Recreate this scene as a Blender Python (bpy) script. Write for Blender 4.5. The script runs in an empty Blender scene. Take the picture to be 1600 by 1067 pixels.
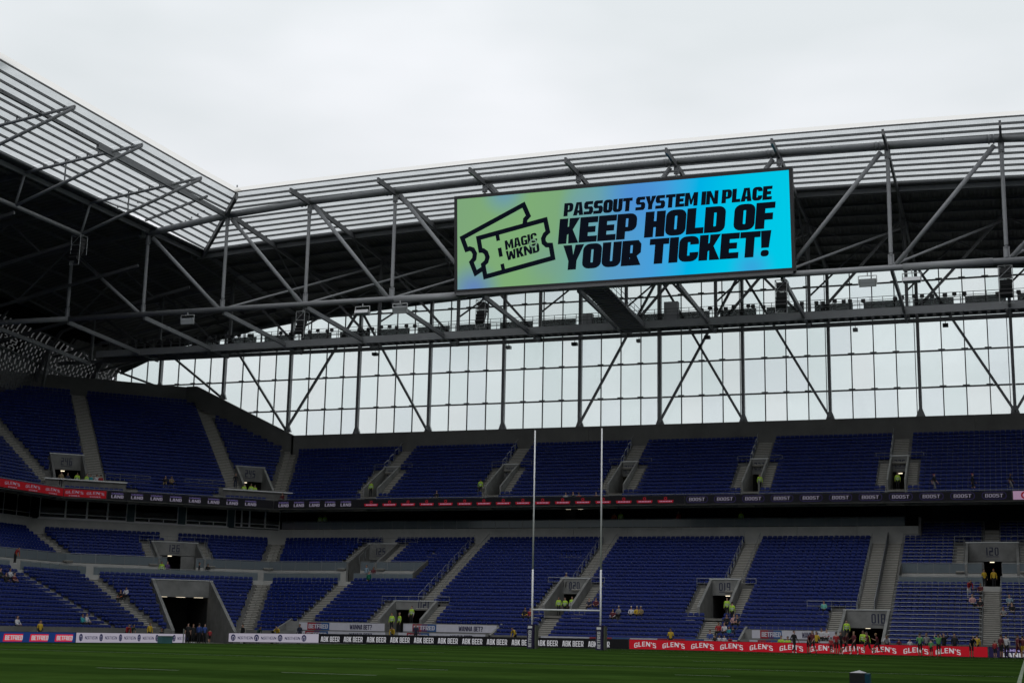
import bpy, math, random
from mathutils import Vector, Matrix
from mathutils.geometry import tessellate_polygon
random.seed(7)
scene = bpy.context.scene
C = scene.collection
R = math.radians

# ---------------------------------------------------------------- camera
cam_data = bpy.data.cameras.new('camera')
cam = bpy.data.objects.new('camera', cam_data)
C.objects.link(cam)
cam_data.sensor_width = 36.0
cam_data.lens = 50.0
cam_data.clip_end = 5000.0
cam_data.clip_start = 0.1
f_ = 2222.0
ax = Vector((6310.0, -329.0, -f_)).normalized()          # stand direction seen from the lens
dy = 473.0
ay = Vector(((f_*f_+329*dy)/6310.0, dy, f_)).normalized()
az = ax.cross(ay)
if az.y > 0: az = -az
right = Vector((ax.x, ay.x, az.x)); down = Vector((ax.y, ay.y, az.y)); fwd = Vector((ax.z, ay.z, az.z))
M = Matrix(((right.x, -down.x, -fwd.x, 0), (right.y, -down.y, -fwd.y, 0), (right.z, -down.z, -fwd.z, 1.05), (0, 0, 0, 1)))
cam.matrix_world = M
scene.camera = cam

# ---------------------------------------------------------------- overcast sky
world = bpy.data.worlds.new('World'); scene.world = world; world.use_nodes = True
nt = world.node_tree; nt.nodes.clear()
out = nt.nodes.new('ShaderNodeOutputWorld'); bg = nt.nodes.new('ShaderNodeBackground')
sky = nt.nodes.new('ShaderNodeTexSky'); sky.sky_type = 'NISHITA'; sky.sun_disc = False
sky.sun_elevation = R(52); sky.sun_rotation = R(200); sky.dust_density = 3.0
sc_ = nt.nodes.new('ShaderNodeMixRGB'); sc_.blend_type = 'MULTIPLY'; sc_.inputs[0].default_value = 1; sc_.inputs[2].default_value = (.09, .09, .09, 1)
nt.links.new(sky.outputs[0], sc_.inputs[1])
tc = nt.nodes.new('ShaderNodeTexCoord'); mp = nt.nodes.new('ShaderNodeMapping'); mp.inputs['Scale'].default_value = (2.2, 2.2, 6.0)
mp.inputs['Location'].default_value = (0.35, 1.1, 0.2)
nz = nt.nodes.new('ShaderNodeTexNoise'); nz.inputs['Scale'].default_value = 1.25; nz.inputs['Detail'].default_value = 4; nz.inputs['Roughness'].default_value = .45
nt.links.new(tc.outputs['Generated'], mp.inputs[0]); nt.links.new(mp.outputs[0], nz.inputs['Vector'])
rp = nt.nodes.new('ShaderNodeValToRGB')
rp.color_ramp.elements[0].position = .36; rp.color_ramp.elements[0].color = (.73, .77, .79, 1)
rp.color_ramp.elements[1].position = .62; rp.color_ramp.elements[1].color = (.915, .93, .965, 1)
nt.links.new(nz.outputs[0], rp.inputs[0])
mx = nt.nodes.new('ShaderNodeMixRGB'); mx.inputs[0].default_value = .95
nt.links.new(sc_.outputs[0], mx.inputs[1]); nt.links.new(rp.outputs[0], mx.inputs[2])
# luminance of a standard overcast sky: (1 + 2 sin h) / 3 of the zenith value
sp = nt.nodes.new('ShaderNodeSeparateXYZ'); nt.links.new(tc.outputs['Generated'], sp.inputs[0])
mz = nt.nodes.new('ShaderNodeMath'); mz.operation = 'MAXIMUM'; mz.inputs[1].default_value = 0.0; nt.links.new(sp.outputs['Z'], mz.inputs[0])
mg = nt.nodes.new('ShaderNodeMath'); mg.operation = 'MULTIPLY_ADD'; mg.inputs[1].default_value = 0.80; mg.inputs[2].default_value = 0.77; nt.links.new(mz.outputs[0], mg.inputs[0])
nt.links.new(mg.outputs[0], bg.inputs[1])
nt.links.new(mx.outputs[0], bg.inputs[0])
nt.links.new(bg.outputs[0], out.inputs[0])

sun_d = bpy.data.lights.new('sun', 'SUN'); sun_d.energy = 0.5; sun_d.angle = R(35); sun_d.color = (1, .97, .93)
sun = bpy.data.objects.new('sun', sun_d); C.objects.link(sun)
sun.rotation_euler = (R(38), 0, R(160)); sun.location = (0, 0, 80)

vs = scene.view_settings
vs.view_transform = 'Standard'; vs.look = 'None'; vs.exposure = 0.0; vs.gamma = 1.0; vs.use_curve_mapping = False
scene.cycles.use_adaptive_sampling = True; scene.cycles.adaptive_threshold = .02; scene.cycles.caustics_reflective = False; scene.cycles.caustics_refractive = False
scene.cycles.max_bounces = 5; scene.cycles.diffuse_bounces = 3; scene.cycles.glossy_bounces = 2; scene.cycles.transparent_max_bounces = 12; scene.cycles.transmission_bounces = 4

# ---------------------------------------------------------------- materials
MATS = {}
def mat(name, col, rough=.6, metal=0., var=.0, scale=3., bump=0., bscale=20., coat=0., em=None, es=0.):
    if name in MATS: return MATS[name]
    m = bpy.data.materials.new(name); m.use_nodes = True
    n = m.node_tree; b = n.nodes['Principled BSDF']
    b.inputs['Base Color'].default_value = (*col, 1); b.inputs['Roughness'].default_value = rough; b.inputs['Metallic'].default_value = metal
    if coat: b.inputs['Coat Weight'].default_value = coat
    if em: b.inputs['Emission Color'].default_value = (*em, 1); b.inputs['Emission Strength'].default_value = es
    if var or bump:
        g = n.nodes.new('ShaderNodeNewGeometry')
    if var:
        t = n.nodes.new('ShaderNodeTexNoise'); t.inputs['Scale'].default_value = scale; t.inputs['Detail'].default_value = 6; t.inputs['Roughness'].default_value = .65
        n.links.new(g.outputs['Position'], t.inputs['Vector'])
        r = n.nodes.new('ShaderNodeValToRGB')
        r.color_ramp.elements[0].position = .3; r.color_ramp.elements[1].position = .7
        r.color_ramp.elements[0].color = (*[c*(1-var) for c in col], 1); r.color_ramp.elements[1].color = (*[min(1, c*(1+var)) for c in col], 1)
        n.links.new(t.outputs[0], r.inputs[0]); n.links.new(r.outputs[0], b.inputs['Base Color'])
    if bump:
        t2 = n.nodes.new('ShaderNodeTexNoise'); t2.inputs['Scale'].default_value = bscale; t2.inputs['Detail'].default_value = 4
        n.links.new(g.outputs['Position'], t2.inputs['Vector'])
        bp = n.nodes.new('ShaderNodeBump'); bp.inputs['Strength'].default_value = bump; bp.inputs['Distance'].default_value = .05
        n.links.new(t2.outputs[0], bp.inputs['Height']); n.links.new(bp.outputs[0], b.inputs['Normal'])
    MATS[name] = m; return m

def led(name, col, strength):
    if name in MATS: return MATS[name]
    m = bpy.data.materials.new(name); m.use_nodes = True
    b = m.node_tree.nodes['Principled BSDF']
    b.inputs['Base Color'].default_value = (*[c*.12+.004 for c in col], 1); b.inputs['Roughness'].default_value = .6; b.inputs['Specular IOR Level'].default_value = .12
    b.inputs['Emission Color'].default_value = (*col, 1); b.inputs['Emission Strength'].default_value = strength
    m.cycles.emission_sampling = 'NONE'; MATS[name] = m; return m

M_conc = mat('concrete', (.15, .147, .139), .85, var=.28, scale=.9, bump=.25)
M_concd = mat('precast_wall', (.16, .157, .146), .85, var=.2, scale=.35, bump=.2)
M_fair = mat('fair_faced_concrete', (.205, .205, .196), .8, var=.28, scale=.8, bump=.2)
M_step = mat('step_concrete', (.19, .183, .163), .85, var=.2, scale=2.5, bump=.2)
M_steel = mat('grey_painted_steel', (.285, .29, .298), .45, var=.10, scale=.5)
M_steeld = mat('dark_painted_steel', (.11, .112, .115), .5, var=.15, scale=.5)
M_purlin = mat('galvanised_purlin', (.17, .173, .177), .5, .2, var=.1)
M_alu = mat('pale_aluminium', (.55, .56, .55), .4, .3, var=.08)
M_rail = mat('galvanised_rail', (.33, .34, .34), .5, .5)
M_white = mat('white_paint', (.75, .75, .74), .5, var=.04)
M_black = mat('black_rubber', (.012, .012, .013), .6)
M_deck = mat('roof_deck', (.095, .093, .086), .6, var=.25, scale=.4)
M_fascia = mat('pale_fascia', (.85, .84, .81), .5, var=.08)
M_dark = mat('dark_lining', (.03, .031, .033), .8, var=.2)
M_seat = mat('blue_seat_plastic', (.0066, .0190, .142), .5, var=.30, scale=3.1)
M_seat.node_tree.nodes['Principled BSDF'].inputs['Specular IOR Level'].default_value = .22
M_seatdot = mat('seat_bracket', (.30, .32, .36), .5)
M_grass_line = mat('white_line_paint', (.17, .21, .14), .9, var=.5, scale=2)

def glass_mat(name, tint, refl=.06, diff=0., dcol=(.6, .65, .65)):
    m = bpy.data.materials.new(name); m.use_nodes = True; n = m.node_tree; n.nodes.clear()
    o = n.nodes.new('ShaderNodeOutputMaterial'); tr = n.nodes.new('ShaderNodeBsdfTransparent'); tr.inputs[0].default_value = (*tint, 1)
    gl = n.nodes.new('ShaderNodeBsdfGlossy'); gl.inputs['Roughness'].default_value = .08; gl.inputs[0].default_value = (.9, .95, .95, 1)
    mx = n.nodes.new('ShaderNodeMixShader'); mx.inputs[0].default_value = refl
    n.links.new(tr.outputs[0], mx.inputs[1]); n.links.new(gl.outputs[0], mx.inputs[2])
    last = mx
    if diff:
        d = n.nodes.new('ShaderNodeBsdfTranslucent'); d.inputs[0].default_value = (*dcol, 1)
        d2 = n.nodes.new('ShaderNodeBsdfDiffuse'); d2.inputs[0].default_value = (*dcol, 1)
        a = n.nodes.new('ShaderNodeMixShader'); a.inputs[0].default_value = .5
        n.links.new(d.outputs[0], a.inputs[1]); n.links.new(d2.outputs[0], a.inputs[2])
        m2 = n.nodes.new('ShaderNodeMixShader'); m2.inputs[0].default_value = diff
        n.links.new(last.outputs[0], m2.inputs[1]); n.links.new(a.outputs[0], m2.inputs[2]); last = m2
    n.links.new(last.outputs[0], o.inputs[0]); MATS[name] = m
    return m
M_panes = [glass_mat('end_wall_glazing_%d' % k, q, .025, .03+.012*k, (.80, .86, .85)) for k, q in enumerate([(.965, 1., .99), (.955, .995, .985), (.97, .995, .985), (.945, .99, .98), (.96, .995, .995)])]
M_balu = glass_mat('frosted_balustrade_glass', (.35, .42, .45), .08, .72, (.40, .46, .49))
M_band = mat('pale_concrete_band', (.44, .435, .41), .8, var=.14, scale=.6, bump=.2)
M_nose = mat('pale_step_nosing', (.56, .54, .485), .8, var=.15, scale=4)
M_win = glass_mat('dark_window_glass', (.16, .22, .22), .06)

def poly_mat():
    m = bpy.data.materials.new('translucent_roof_sheet'); m.use_nodes = True; n = m.node_tree; n.nodes.clear()
    o = n.nodes.new('ShaderNodeOutputMaterial')
    t = n.nodes.new('ShaderNodeBsdfTranslucent'); d = n.nodes.new('ShaderNodeBsdfDiffuse'); tr = n.nodes.new('ShaderNodeBsdfTransparent')
    g = n.nodes.new('ShaderNodeNewGeometry'); z = n.nodes.new('ShaderNodeTexNoise'); z.inputs['Scale'].default_value = .6; z.inputs['Detail'].default_value = 5
    n.links.new(g.outputs['Position'], z.inputs['Vector'])
    r = n.nodes.new('ShaderNodeValToRGB'); r.color_ramp.elements[0].position = .3; r.color_ramp.elements[1].position = .75
    r.color_ramp.elements[0].color = (.41, .427, .43, 1); r.color_ramp.elements[1].color = (.535, .548, .548, 1)
    n.links.new(z.outputs[0], r.inputs[0]); n.links.new(r.outputs[0], t.inputs[0])
    d.inputs[0].default_value = (.5, .52, .52, 1); tr.inputs[0].default_value = (.9, .93, .93, 1)
    a = n.nodes.new('ShaderNodeMixShader'); a.inputs[0].default_value = .12
    b = n.nodes.new('ShaderNodeMixShader'); b.inputs[0].default_value = .28
    n.links.new(t.outputs[0], a.inputs[1]); n.links.new(d.outputs[0], a.inputs[2])
    n.links.new(a.outputs[0], b.inputs[1]); n.links.new(tr.outputs[0], b.inputs[2]); n.links.new(b.outputs[0], o.inputs[0])
    return m
M_poly = poly_mat()
M_lip = bpy.data.materials.new('translucent_roof_lip'); M_lip.use_nodes = True; M_lip.node_tree.nodes.clear()
_o = M_lip.node_tree.nodes.new('ShaderNodeOutputMaterial'); _t = M_lip.node_tree.nodes.new('ShaderNodeBsdfTranslucent'); _t.inputs[0].default_value = (.66, .65, .625, 1); M_lip.node_tree.links.new(_t.outputs[0], _o.inputs[0])
M_rafter = mat('shaded_rafter_steel', (.15, .152, .157), .5, var=.1, scale=.5)  # steel darkened in its colour for the shade on the rafters

def grass_mat():
    m = bpy.data.materials.new('pitch_grass'); m.use_nodes = True; n = m.node_tree; b = n.nodes['Principled BSDF']
    b.inputs['Roughness'].default_value = 1.; b.inputs['Specular IOR Level'].default_value = 0.
    g = n.nodes.new('ShaderNodeNewGeometry'); s = n.nodes.new('ShaderNodeSeparateXYZ'); n.links.new(g.outputs['Position'], s.inputs[0])
    w = n.nodes.new('ShaderNodeMath'); w.operation = 'MULTIPLY'; w.inputs[1].default_value = math.pi/5.5; n.links.new(s.outputs['Y'], w.inputs[0])
    sn = n.nodes.new('ShaderNodeMath'); sn.operation = 'SINE'; n.links.new(w.outputs[0], sn.inputs[0])
    st = n.nodes.new('ShaderNodeMath'); st.operation = 'MULTIPLY_ADD'; st.inputs[1].default_value = 3.; st.inputs[2].default_value = .5; st.use_clamp = True; n.links.new(sn.outputs[0], st.inputs[0])
    c = n.nodes.new('ShaderNodeMixRGB'); c.inputs[1].default_value = (.020, .044, .0080, 1); c.inputs[2].default_value = (.029, .060, .0105, 1); n.links.new(st.outputs[0], c.inputs[0])
    z = n.nodes.new('ShaderNodeTexNoise'); z.inputs['Scale'].default_value = .35; z.inputs['Detail'].default_value = 8; z.inputs['Roughness'].default_value = .7; n.links.new(g.outputs['Position'], z.inputs['Vector'])
    r = n.nodes.new('ShaderNodeValToRGB'); r.color_ramp.elements[0].position = .3; r.color_ramp.elements[1].position = .72
    r.color_ramp.elements[0].color = (.62, .62, .6, 1); r.color_ramp.elements[1].color = (1.25, 1.22, 1.3, 1); n.links.new(z.outputs[0], r.inputs[0])
    x = n.nodes.new('ShaderNodeMixRGB'); x.blend_type = 'MULTIPLY'; x.inputs[0].default_value = 1; n.links.new(c.outputs[0], x.inputs[1]); n.links.new(r.outputs[0], x.inputs[2])
    n.links.new(x.outputs[0], b.inputs['Base Color'])
    return m
M_grass = grass_mat()

# ---------------------------------------------------------------- helpers
WO = {}
def V(*a): return Vector(a)
class MB:
    def __init__(s): s.v = []; s.f = []
    def quad(s, *p):
        n = len(s.v); s.v += [tuple(q) for q in p]; s.f.append(tuple(range(n, n+len(p)))); return s
    def prism(s, poly, off):
        """closed prism: polygon (3d points) swept by the vector off"""
        n = len(s.v); k = len(poly); off = Vector(off)
        s.v += [tuple(p) for p in poly] + [tuple(Vector(p)+off) for p in poly]
        s.f.append(tuple(range(n+k-1, n-1, -1))); s.f.append(tuple(range(n+k, n+2*k)))
        for i in range(k):
            j = (i+1) % k; s.f.append((n+i, n+j, n+k+j, n+k+i))
        return s
    def box(s, x0, x1, y0, y1, z0, z1):
        return s.prism([(x0, y0, z0), (x1, y0, z0), (x1, y1, z0), (x0, y1, z0)], (0, 0, z1-z0))
    def beam(s, a, b, w, h, up=(0, 0, 1)):
        a = Vector(a); b = Vector(b); d = (b-a).normalized(); up = Vector(up)
        if abs(d.dot(up)) > .98: up = Vector((0, 1, 0))
        x = d.cross(up).normalized(); u = x.cross(d).normalized()
        return s.prism([a-x*w/2-u*h/2, a+x*w/2-u*h/2, a+x*w/2+u*h/2, a-x*w/2+u*h/2], b-a)
    def tube(s, a, b, r, k=10, r2=None):
        a = Vector(a); b = Vector(b); d = (b-a).normalized(); up = Vector((0, 0, 1)) if abs(d.z) < .95 else Vector((0, 1, 0))
        x = d.cross(up).normalized(); u = x.cross(d).normalized(); n = len(s.v); r2 = r if r2 is None else r2
        for q, rr in ((a, r), (b, r2)):
            for i in range(k):
                t = 2*math.pi*i/k; s.v.append(tuple(q+x*rr*math.cos(t)+u*rr*math.sin(t)))
        for i in range(k):
            j = (i+1) % k; s.f.append((n+i, n+j, n+k+j, n+k+i))
        s.f.append(tuple(range(n+k-1, n-1, -1))); s.f.append(tuple(range(n+k, n+2*k)))
        return s
    def path(s, pts, r, k=8):
        for a, b in zip(pts, pts[1:]): s.tube(a, b, r, k)
        return s
    def mesh(s, name):
        me = bpy.data.meshes.new(name); me.from_pydata(s.v, [], s.f); me.update(); return me
    def build(s, name, m, parent=None, smooth=False):
        me = s.mesh(name)
        if m: me.materials.append(m)
        if smooth: me.polygons.foreach_set('use_smooth', [True]*len(me.polygons))
        return add(name, me, parent)
def add(name, me, parent=None, at=(0, 0, 0)):
    o = bpy.data.objects.new(name, me); C.objects.link(o)
    at = Vector(at); WO[o.name] = at
    if parent is not None:
        o.parent = parent; o.location = at-WO[parent.name]
    else: o.location = at
    return o
def thing(name, label, cat, loc=(0, 0, 0), group=None):
    o = bpy.data.objects.new(name, None); o.empty_display_size = .5; C.objects.link(o); o.location = loc; WO[o.name] = Vector(loc)
    o['label'] = label; o['category'] = cat
    if group: o['group'] = group
    return o
def tag(o, label, cat=None, group=None):
    o['label'] = label
    if cat: o['category'] = cat
    if group: o['group'] = group
    return o
def struct(o, kind='structure', label=None):
    o['kind'] = kind
    if label: o['label'] = label
    return o
def recentre(o, loc):
    """move an object's origin to loc without moving its mesh"""
    loc = Vector(loc); o.data.transform(Matrix.Translation(-(loc-WO[o.name]))); 
    par = WO[o.parent.name] if o.parent else Vector((0, 0, 0))
    o.location = loc-par; WO[o.name] = loc; return o

# ---------------------------------------------------------------- lettering
def rr(x0, y0, x1, y1, r):
    """rounded rectangle loop, radii (bl, br, tr, tl)"""
    p = []
    for (cx, cy, q, a0) in ((x0, y0, r[0], 180), (x1, y0, r[1], 270), (x1, y1, r[2], 0), (x0, y1, r[3], 90)):
        if q <= 0: p.append((cx, cy)); continue
        ox = cx+q if cx == x0 else cx-q; oy = cy+q if cy == y0 else cy-q
        for k in range(5):
            a = R(a0+90*k/4); p.append((ox+q*math.cos(a), oy+q*math.sin(a)))
    return p
def glyph(ch, w, t, h):
    r = w*.36; q = max(.02, r-t*.8)
    O = lambda: [rr(0, 0, w, 1, (r, r, r, r)), rr(t, h, w-t, 1-h, (q, q, q, q))]
    m = .5
    if ch in 'O0': return O(), w
    if ch == 'D': return [rr(0, 0, w, 1, (0, r, r, 0)), rr(t, h, w-t, 1-h, (0, q, q, 0))], w
    if ch == 'C': return [[*rr(0, 0, w, 1, (r, r, 0, 0))[:10], (w, .36), (w-t, .36), (w-t, h), (t, h), (t, 1-h), (w-t, 1-h), (w-t, .66), (w, .66), *rr(0, 0, w, 1, (0, 0, r, r))[2:]]], w
    if ch == 'G': return [[*rr(0, 0, w, 1, (r, 0, 0, 0))[:5], (w, 0), (w, .52), (w*.5, .52), (w*.5, .36), (w-t, .36), (w-t, h), (t, h), (t, 1-h), (w-t, 1-h), (w-t, .76), (w, .76), *rr(0, 0, w, 1, (0, 0, r, r))[2:]]], w
    if ch == 'E': return [[(0, 0), (w*.92, 0), (w*.92, h), (t, h), (t, m-h/2), (w*.82, m-h/2), (w*.82, m+h/2), (t, m+h/2), (t, 1-h), (w*.92, 1-h), (w*.92, 1), (0, 1)]], w*.92
    if ch == 'F': return [[(0, 0), (t, 0), (t, m-h*.7), (w*.82, m-h*.7), (w*.82, m+h*.4), (t, m+h*.4), (t, 1-h), (w*.9, 1-h), (w*.9, 1), (0, 1)]], w*.9
    if ch == 'H': return [[(0, 0), (t, 0), (t, m-h/2), (w-t, m-h/2), (w-t, 0), (w, 0), (w, 1), (w-t, 1), (w-t, m+h/2), (t, m+h/2), (t, 1), (0, 1)]], w
    if ch in 'I1': return [[(0, 0), (t*1.05, 0), (t*1.05, 1), (0, 1)]], t*1.05
    if ch == 'L': return [[(0, 0), (w*.85, 0), (w*.85, h), (t, h), (t, 1), (0, 1)]], w*.85
    if ch == 'T': return [[(w/2-t/2, 0), (w/2+t/2, 0), (w/2+t/2, 1-h), (w, 1-h), (w, 1), (0, 1), (0, 1-h), (w/2-t/2, 1-h)]], w
    if ch == 'U': return [[*rr(0, 0, w, 1, (r, r, 0, 0))[:10], (w, 1), (w-t, 1), (w-t, h), (t, h), (t, 1), (0, 1)]], w
    if ch == 'P': return [[(0, 0), (t, 0), (t, .3), *rr(0, .3, w, 1, (0, min(r, .3), min(r, .3), 0))[1:11], (0, 1)], rr(t, .3+h*.75, w-t, 1-h*.8, (0, q*.6, q*.6, 0))], w
    if ch == 'R': return [[(0, 0), (t, 0), (t, .32), (w*.42, .32), (w-t*1.08, 0), (w*1.03, 0), (w*.80, .37), (w, .5), (w, .84), (w*.84, 1), (0, 1)], [(t, .32+h*.75), (w-t, .32+h*.75), (w-t, 1-h*.8), (t, 1-h*.8)]], w*1.02
    if ch == 'B': return [[(0, 0), (w*.84, 0), (w, .14), (w, .40), (w*.87, .52), (w*.97, .62), (w*.97, .86), (w*.82, 1), (0, 1)], [(t, h*.8), (w-t, h*.8), (w-t, m-h*.35), (t, m-h*.35)], [(t, m+h*.4), (w-t*1.05, m+h*.4), (w-t*1.05, 1-h*.8), (t, 1-h*.8)]], w
    if ch == 'A':
        k = max(.05, (w*1.1-2*t)*.28); W = w*1.1
        return [[(0, 0), (t, 0), (t*1.12, .18), (W-t*1.12, .18), (W-t, 0), (W, 0), (W*.76, 1), (W*.24, 1)], [(W/2-k, .18+h*.8), (W/2+k, .18+h*.8), (W/2, .86)]], W
    if ch == 'K': return [[(0, 0), (t, 0), (t, .34), (t*1.15, .38), (w-t*1.05, 0), (w*1.06, 0), (w*.72, .54), (w*1.05, 1), (w-t*1.1, 1), (t*1.15, .68), (t, .66), (t, 1), (0, 1)]], w*1.04
    if ch == 'M': 
        W = w*1.32; return [[(0, 0), (t*.95, 0), (t*.95, .55), (W*.43, .12), (W*.57, .12), (W-t*.95, .55), (W-t*.95, 0), (W, 0), (W, 1), (W-t, 1), (W/2, .48), (t, 1), (0, 1)]], W
    if ch == 'W':
        W = w*1.45; return [[(W*.12, 0), (W*.40, 0), (W*.5, .42), (W*.60, 0), (W*.88, 0), (W, 1), (W-t*.95, 1), (W*.755, .36), (W*.62, .88), (W*.38, .88), (W*.245, .36), (t*.95, 1), (0, 1)]], W
    if ch == 'N':
        W = w*1.2; return [[(0, 0), (t*.9, 0), (t*.9, .56), (W-t*.95, 0), (W, 0), (W, 1), (W-t*.9, 1), (W-t*.9, .44), (t*.95, 1), (0, 1)]], W
    if ch == 'Y': return [[(w/2-t/2, 0), (w/2+t/2, 0), (w/2+t/2, .36), (w*1.06, 1), (w*1.06-t*1.05, 1), (w/2+.01, .60), (t*1.05-w*.06, 1), (-w*.06, 1), (w/2-t/2, .36)]], w
    if ch == 'S': return [[(0, 0), (w*.84, 0), (w, .15), (w, .45), (w*.84, .60), (t, .60), (t, 1-h), (w*.94, 1-h), (w*.94, 1), (w*.16, 1), (0, .86), (0, .55), (w*.16, .41), (w-t, .41), (w-t, h), (0, h)]], w
    if ch == 'V': return [[(w*.5-t*.55, 0), (w*.5+t*.55, 0), (w*1.05, 1), (w*1.05-t, 1), (w*.5, .3), (t-w*.05, 1), (-w*.05, 1)]], w
    if ch == '2': return [[(0, 0), (w, 0), (w, h), (t, h), (t, .40), (w, .40), (w, 1), (0, 1), (0, 1-h), (w-t, 1-h), (w-t, .60), (0, .60)][:12]], w
    if ch == '3': return [[(0, 0), (w, 0), (w, 1), (0, 1), (0, 1-h), (w-t, 1-h), (w-t, m+h/2), (w*.25, m+h/2), (w*.25, m-h/2), (w-t, m-h/2), (w-t, h), (0, h)]], w
    if ch == '4': return [[(w-t, 0), (w, 0), (w, 1), (w-t, 1), (w-t, m+h/2), (t, m+h/2), (t, 1), (0, 1), (0, m-h/2), (w-t, m-h/2)]], w
    if ch == '5': return [[(0, 0), (w, 0), (w, .60), (t, .60), (t, 1-h), (w, 1-h), (w, 1), (0, 1), (0, .40), (w-t, .40), (w-t, h), (0, h)]], w
    if ch == '6': return [[(0, 0), (w, 0), (w, .60), (t, .60), (t, 1-h), (w, 1-h), (w, 1), (0, 1)], [(t, h), (w-t, h), (w-t, .60-h), (t, .60-h)]], w
    if ch == '7': return [[(w*.3, 0), (w*.3+t, 0), (w, 1-h), (w, 1), (0, 1), (0, 1-h), (w-t*1.1, 1-h)]], w
    if ch == '8': return [[(0, 0), (w, 0), (w, 1), (0, 1)], [(t, h), (w-t, h), (w-t, m-h*.4), (t, m-h*.4)], [(t, m+h*.4), (w-t, m+h*.4), (w-t, 1-h), (t, 1-h)]], w
    if ch == '9': return [[(0, 0), (w, 0), (w, 1), (0, 1), (0, .40), (w-t, .40), (w-t, h), (0, h)], [(t, .40+h), (w-t, .40+h), (w-t, 1-h), (t, 1-h)]], w
    if ch == '!': return [[(t*.1, .33), (t*.95, .33), (t*1.1, 1), (-t*.05, 1)]], t*1.1
    if ch == "'": return [[(t*.1, .66), (t*.7, .66), (t*.9, 1), (0, 1)]], t*.9
    if ch == '?': return [[(w/2-t/2, .28), (w/2+t/2, .28), (w/2+t/2, .42), (w, .52), (w, 1), (0, 1), (0, 1-h), (w-t, 1-h), (w-t, .60), (w/2-t/2, .5)]], w
    return [], w*.5
EXTRA = {'!': [rr(0, 0, .3, .25, (.1, .1, .1, .1))], '?': None}
def text_mesh(name, txt, fn, u0, v0, width, height, w=.62, t=.27, h=.2, gap=.07, shear=0., arch=0., space=.42):
    """letters as flat polygons; fn maps (u, v) in metres on the board to a 3-d point"""
    items = []; x = 0
    for ch in txt:
        if ch == ' ': x += space; continue
        loops, adv = glyph(ch, w, t, h)
        items.append((x, loops))
        if ch == '!': items.append((x, [rr(t*.08, 0, t*.98, .25, (.1, .1, .1, .1))]))
        if ch == '?': items.append((x, [[(w/2-t/2, 0), (w/2+t/2, 0), (w/2+t/2, .18), (w/2-t/2, .18)]]))
        x += adv+gap
    tot = x-gap; kx = width/(tot*height) if width else 1.
    W = tot*height*kx
    me = MB()
    for x0, loops in items:
        if not loops: continue
        pts = []
        for lp in loops:
            q = []
            for (a, b) in lp:
                u = (x0+a)*height*kx + shear*b*height; v = b*height
                if arch:
                    s = (u-W/2)/(W/2); v += arch*(1-s*s)*height
                q.append((u, v))
            pts.append(q)
        tris = tessellate_polygon([[Vector((a, b, 0)) for a, b in q] for q in pts])
        flat = [p for q in pts for p in q]; n = len(me.v)
        me.v += [tuple(fn(u0+a, v0+b)) for a, b in flat]
        for tr in tris:
            a, b, c = [Vector(flat[i]) for i in tr]
            ar = (b-a).cross(c-a)
            if abs(ar) < 1e-9: continue
            me.f.append((n+tr[0], n+tr[1], n+tr[2]) if ar > 0 else (n+tr[0], n+tr[2], n+tr[1]))
    return me
def stroke(me, pts, wd, fn, closed=True):
    """thick outline as quads with mitred joints"""
    P = [Vector(p) for p in pts]; n = len(P); L = []
    for i in range(n):
        a = P[i-1] if (closed or i > 0) else None; b = P[i]; c = P[(i+1) % n] if (closed or i < n-1) else None
        d1 = (b-a).normalized() if a is not None else (c-b).normalized(); d2 = (c-b).normalized() if c is not None else d1
        nn = Vector((-(d1.y+d2.y), d1.x+d2.x)); nn.normalize(); k = wd/2/max(.5, nn.dot(Vector((-d1.y, d1.x))))
        L.append((b+nn*k, b-nn*k))
    for i in range(n if closed else n-1):
        a, b = L[i], L[(i+1) % n]
        me.quad(fn(*a[1]), fn(*b[1]), fn(*b[0]), fn(*a[0]))
    return me
def ring(me, cu, cv, r0, r1, fn, sx=1., k=20):
    for i in range(k):
        a, b = 2*math.pi*i/k, 2*math.pi*(i+1)/k
        p = lambda r, t: fn(cu+sx*r*math.cos(t), cv+r*math.sin(t))
        if r0 <= 0: me.quad(p(0, 0), p(r1, a), p(r1, b))
        else: me.quad(p(r0, a), p(r1, a), p(r1, b), p(r0, b))
    return me
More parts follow.
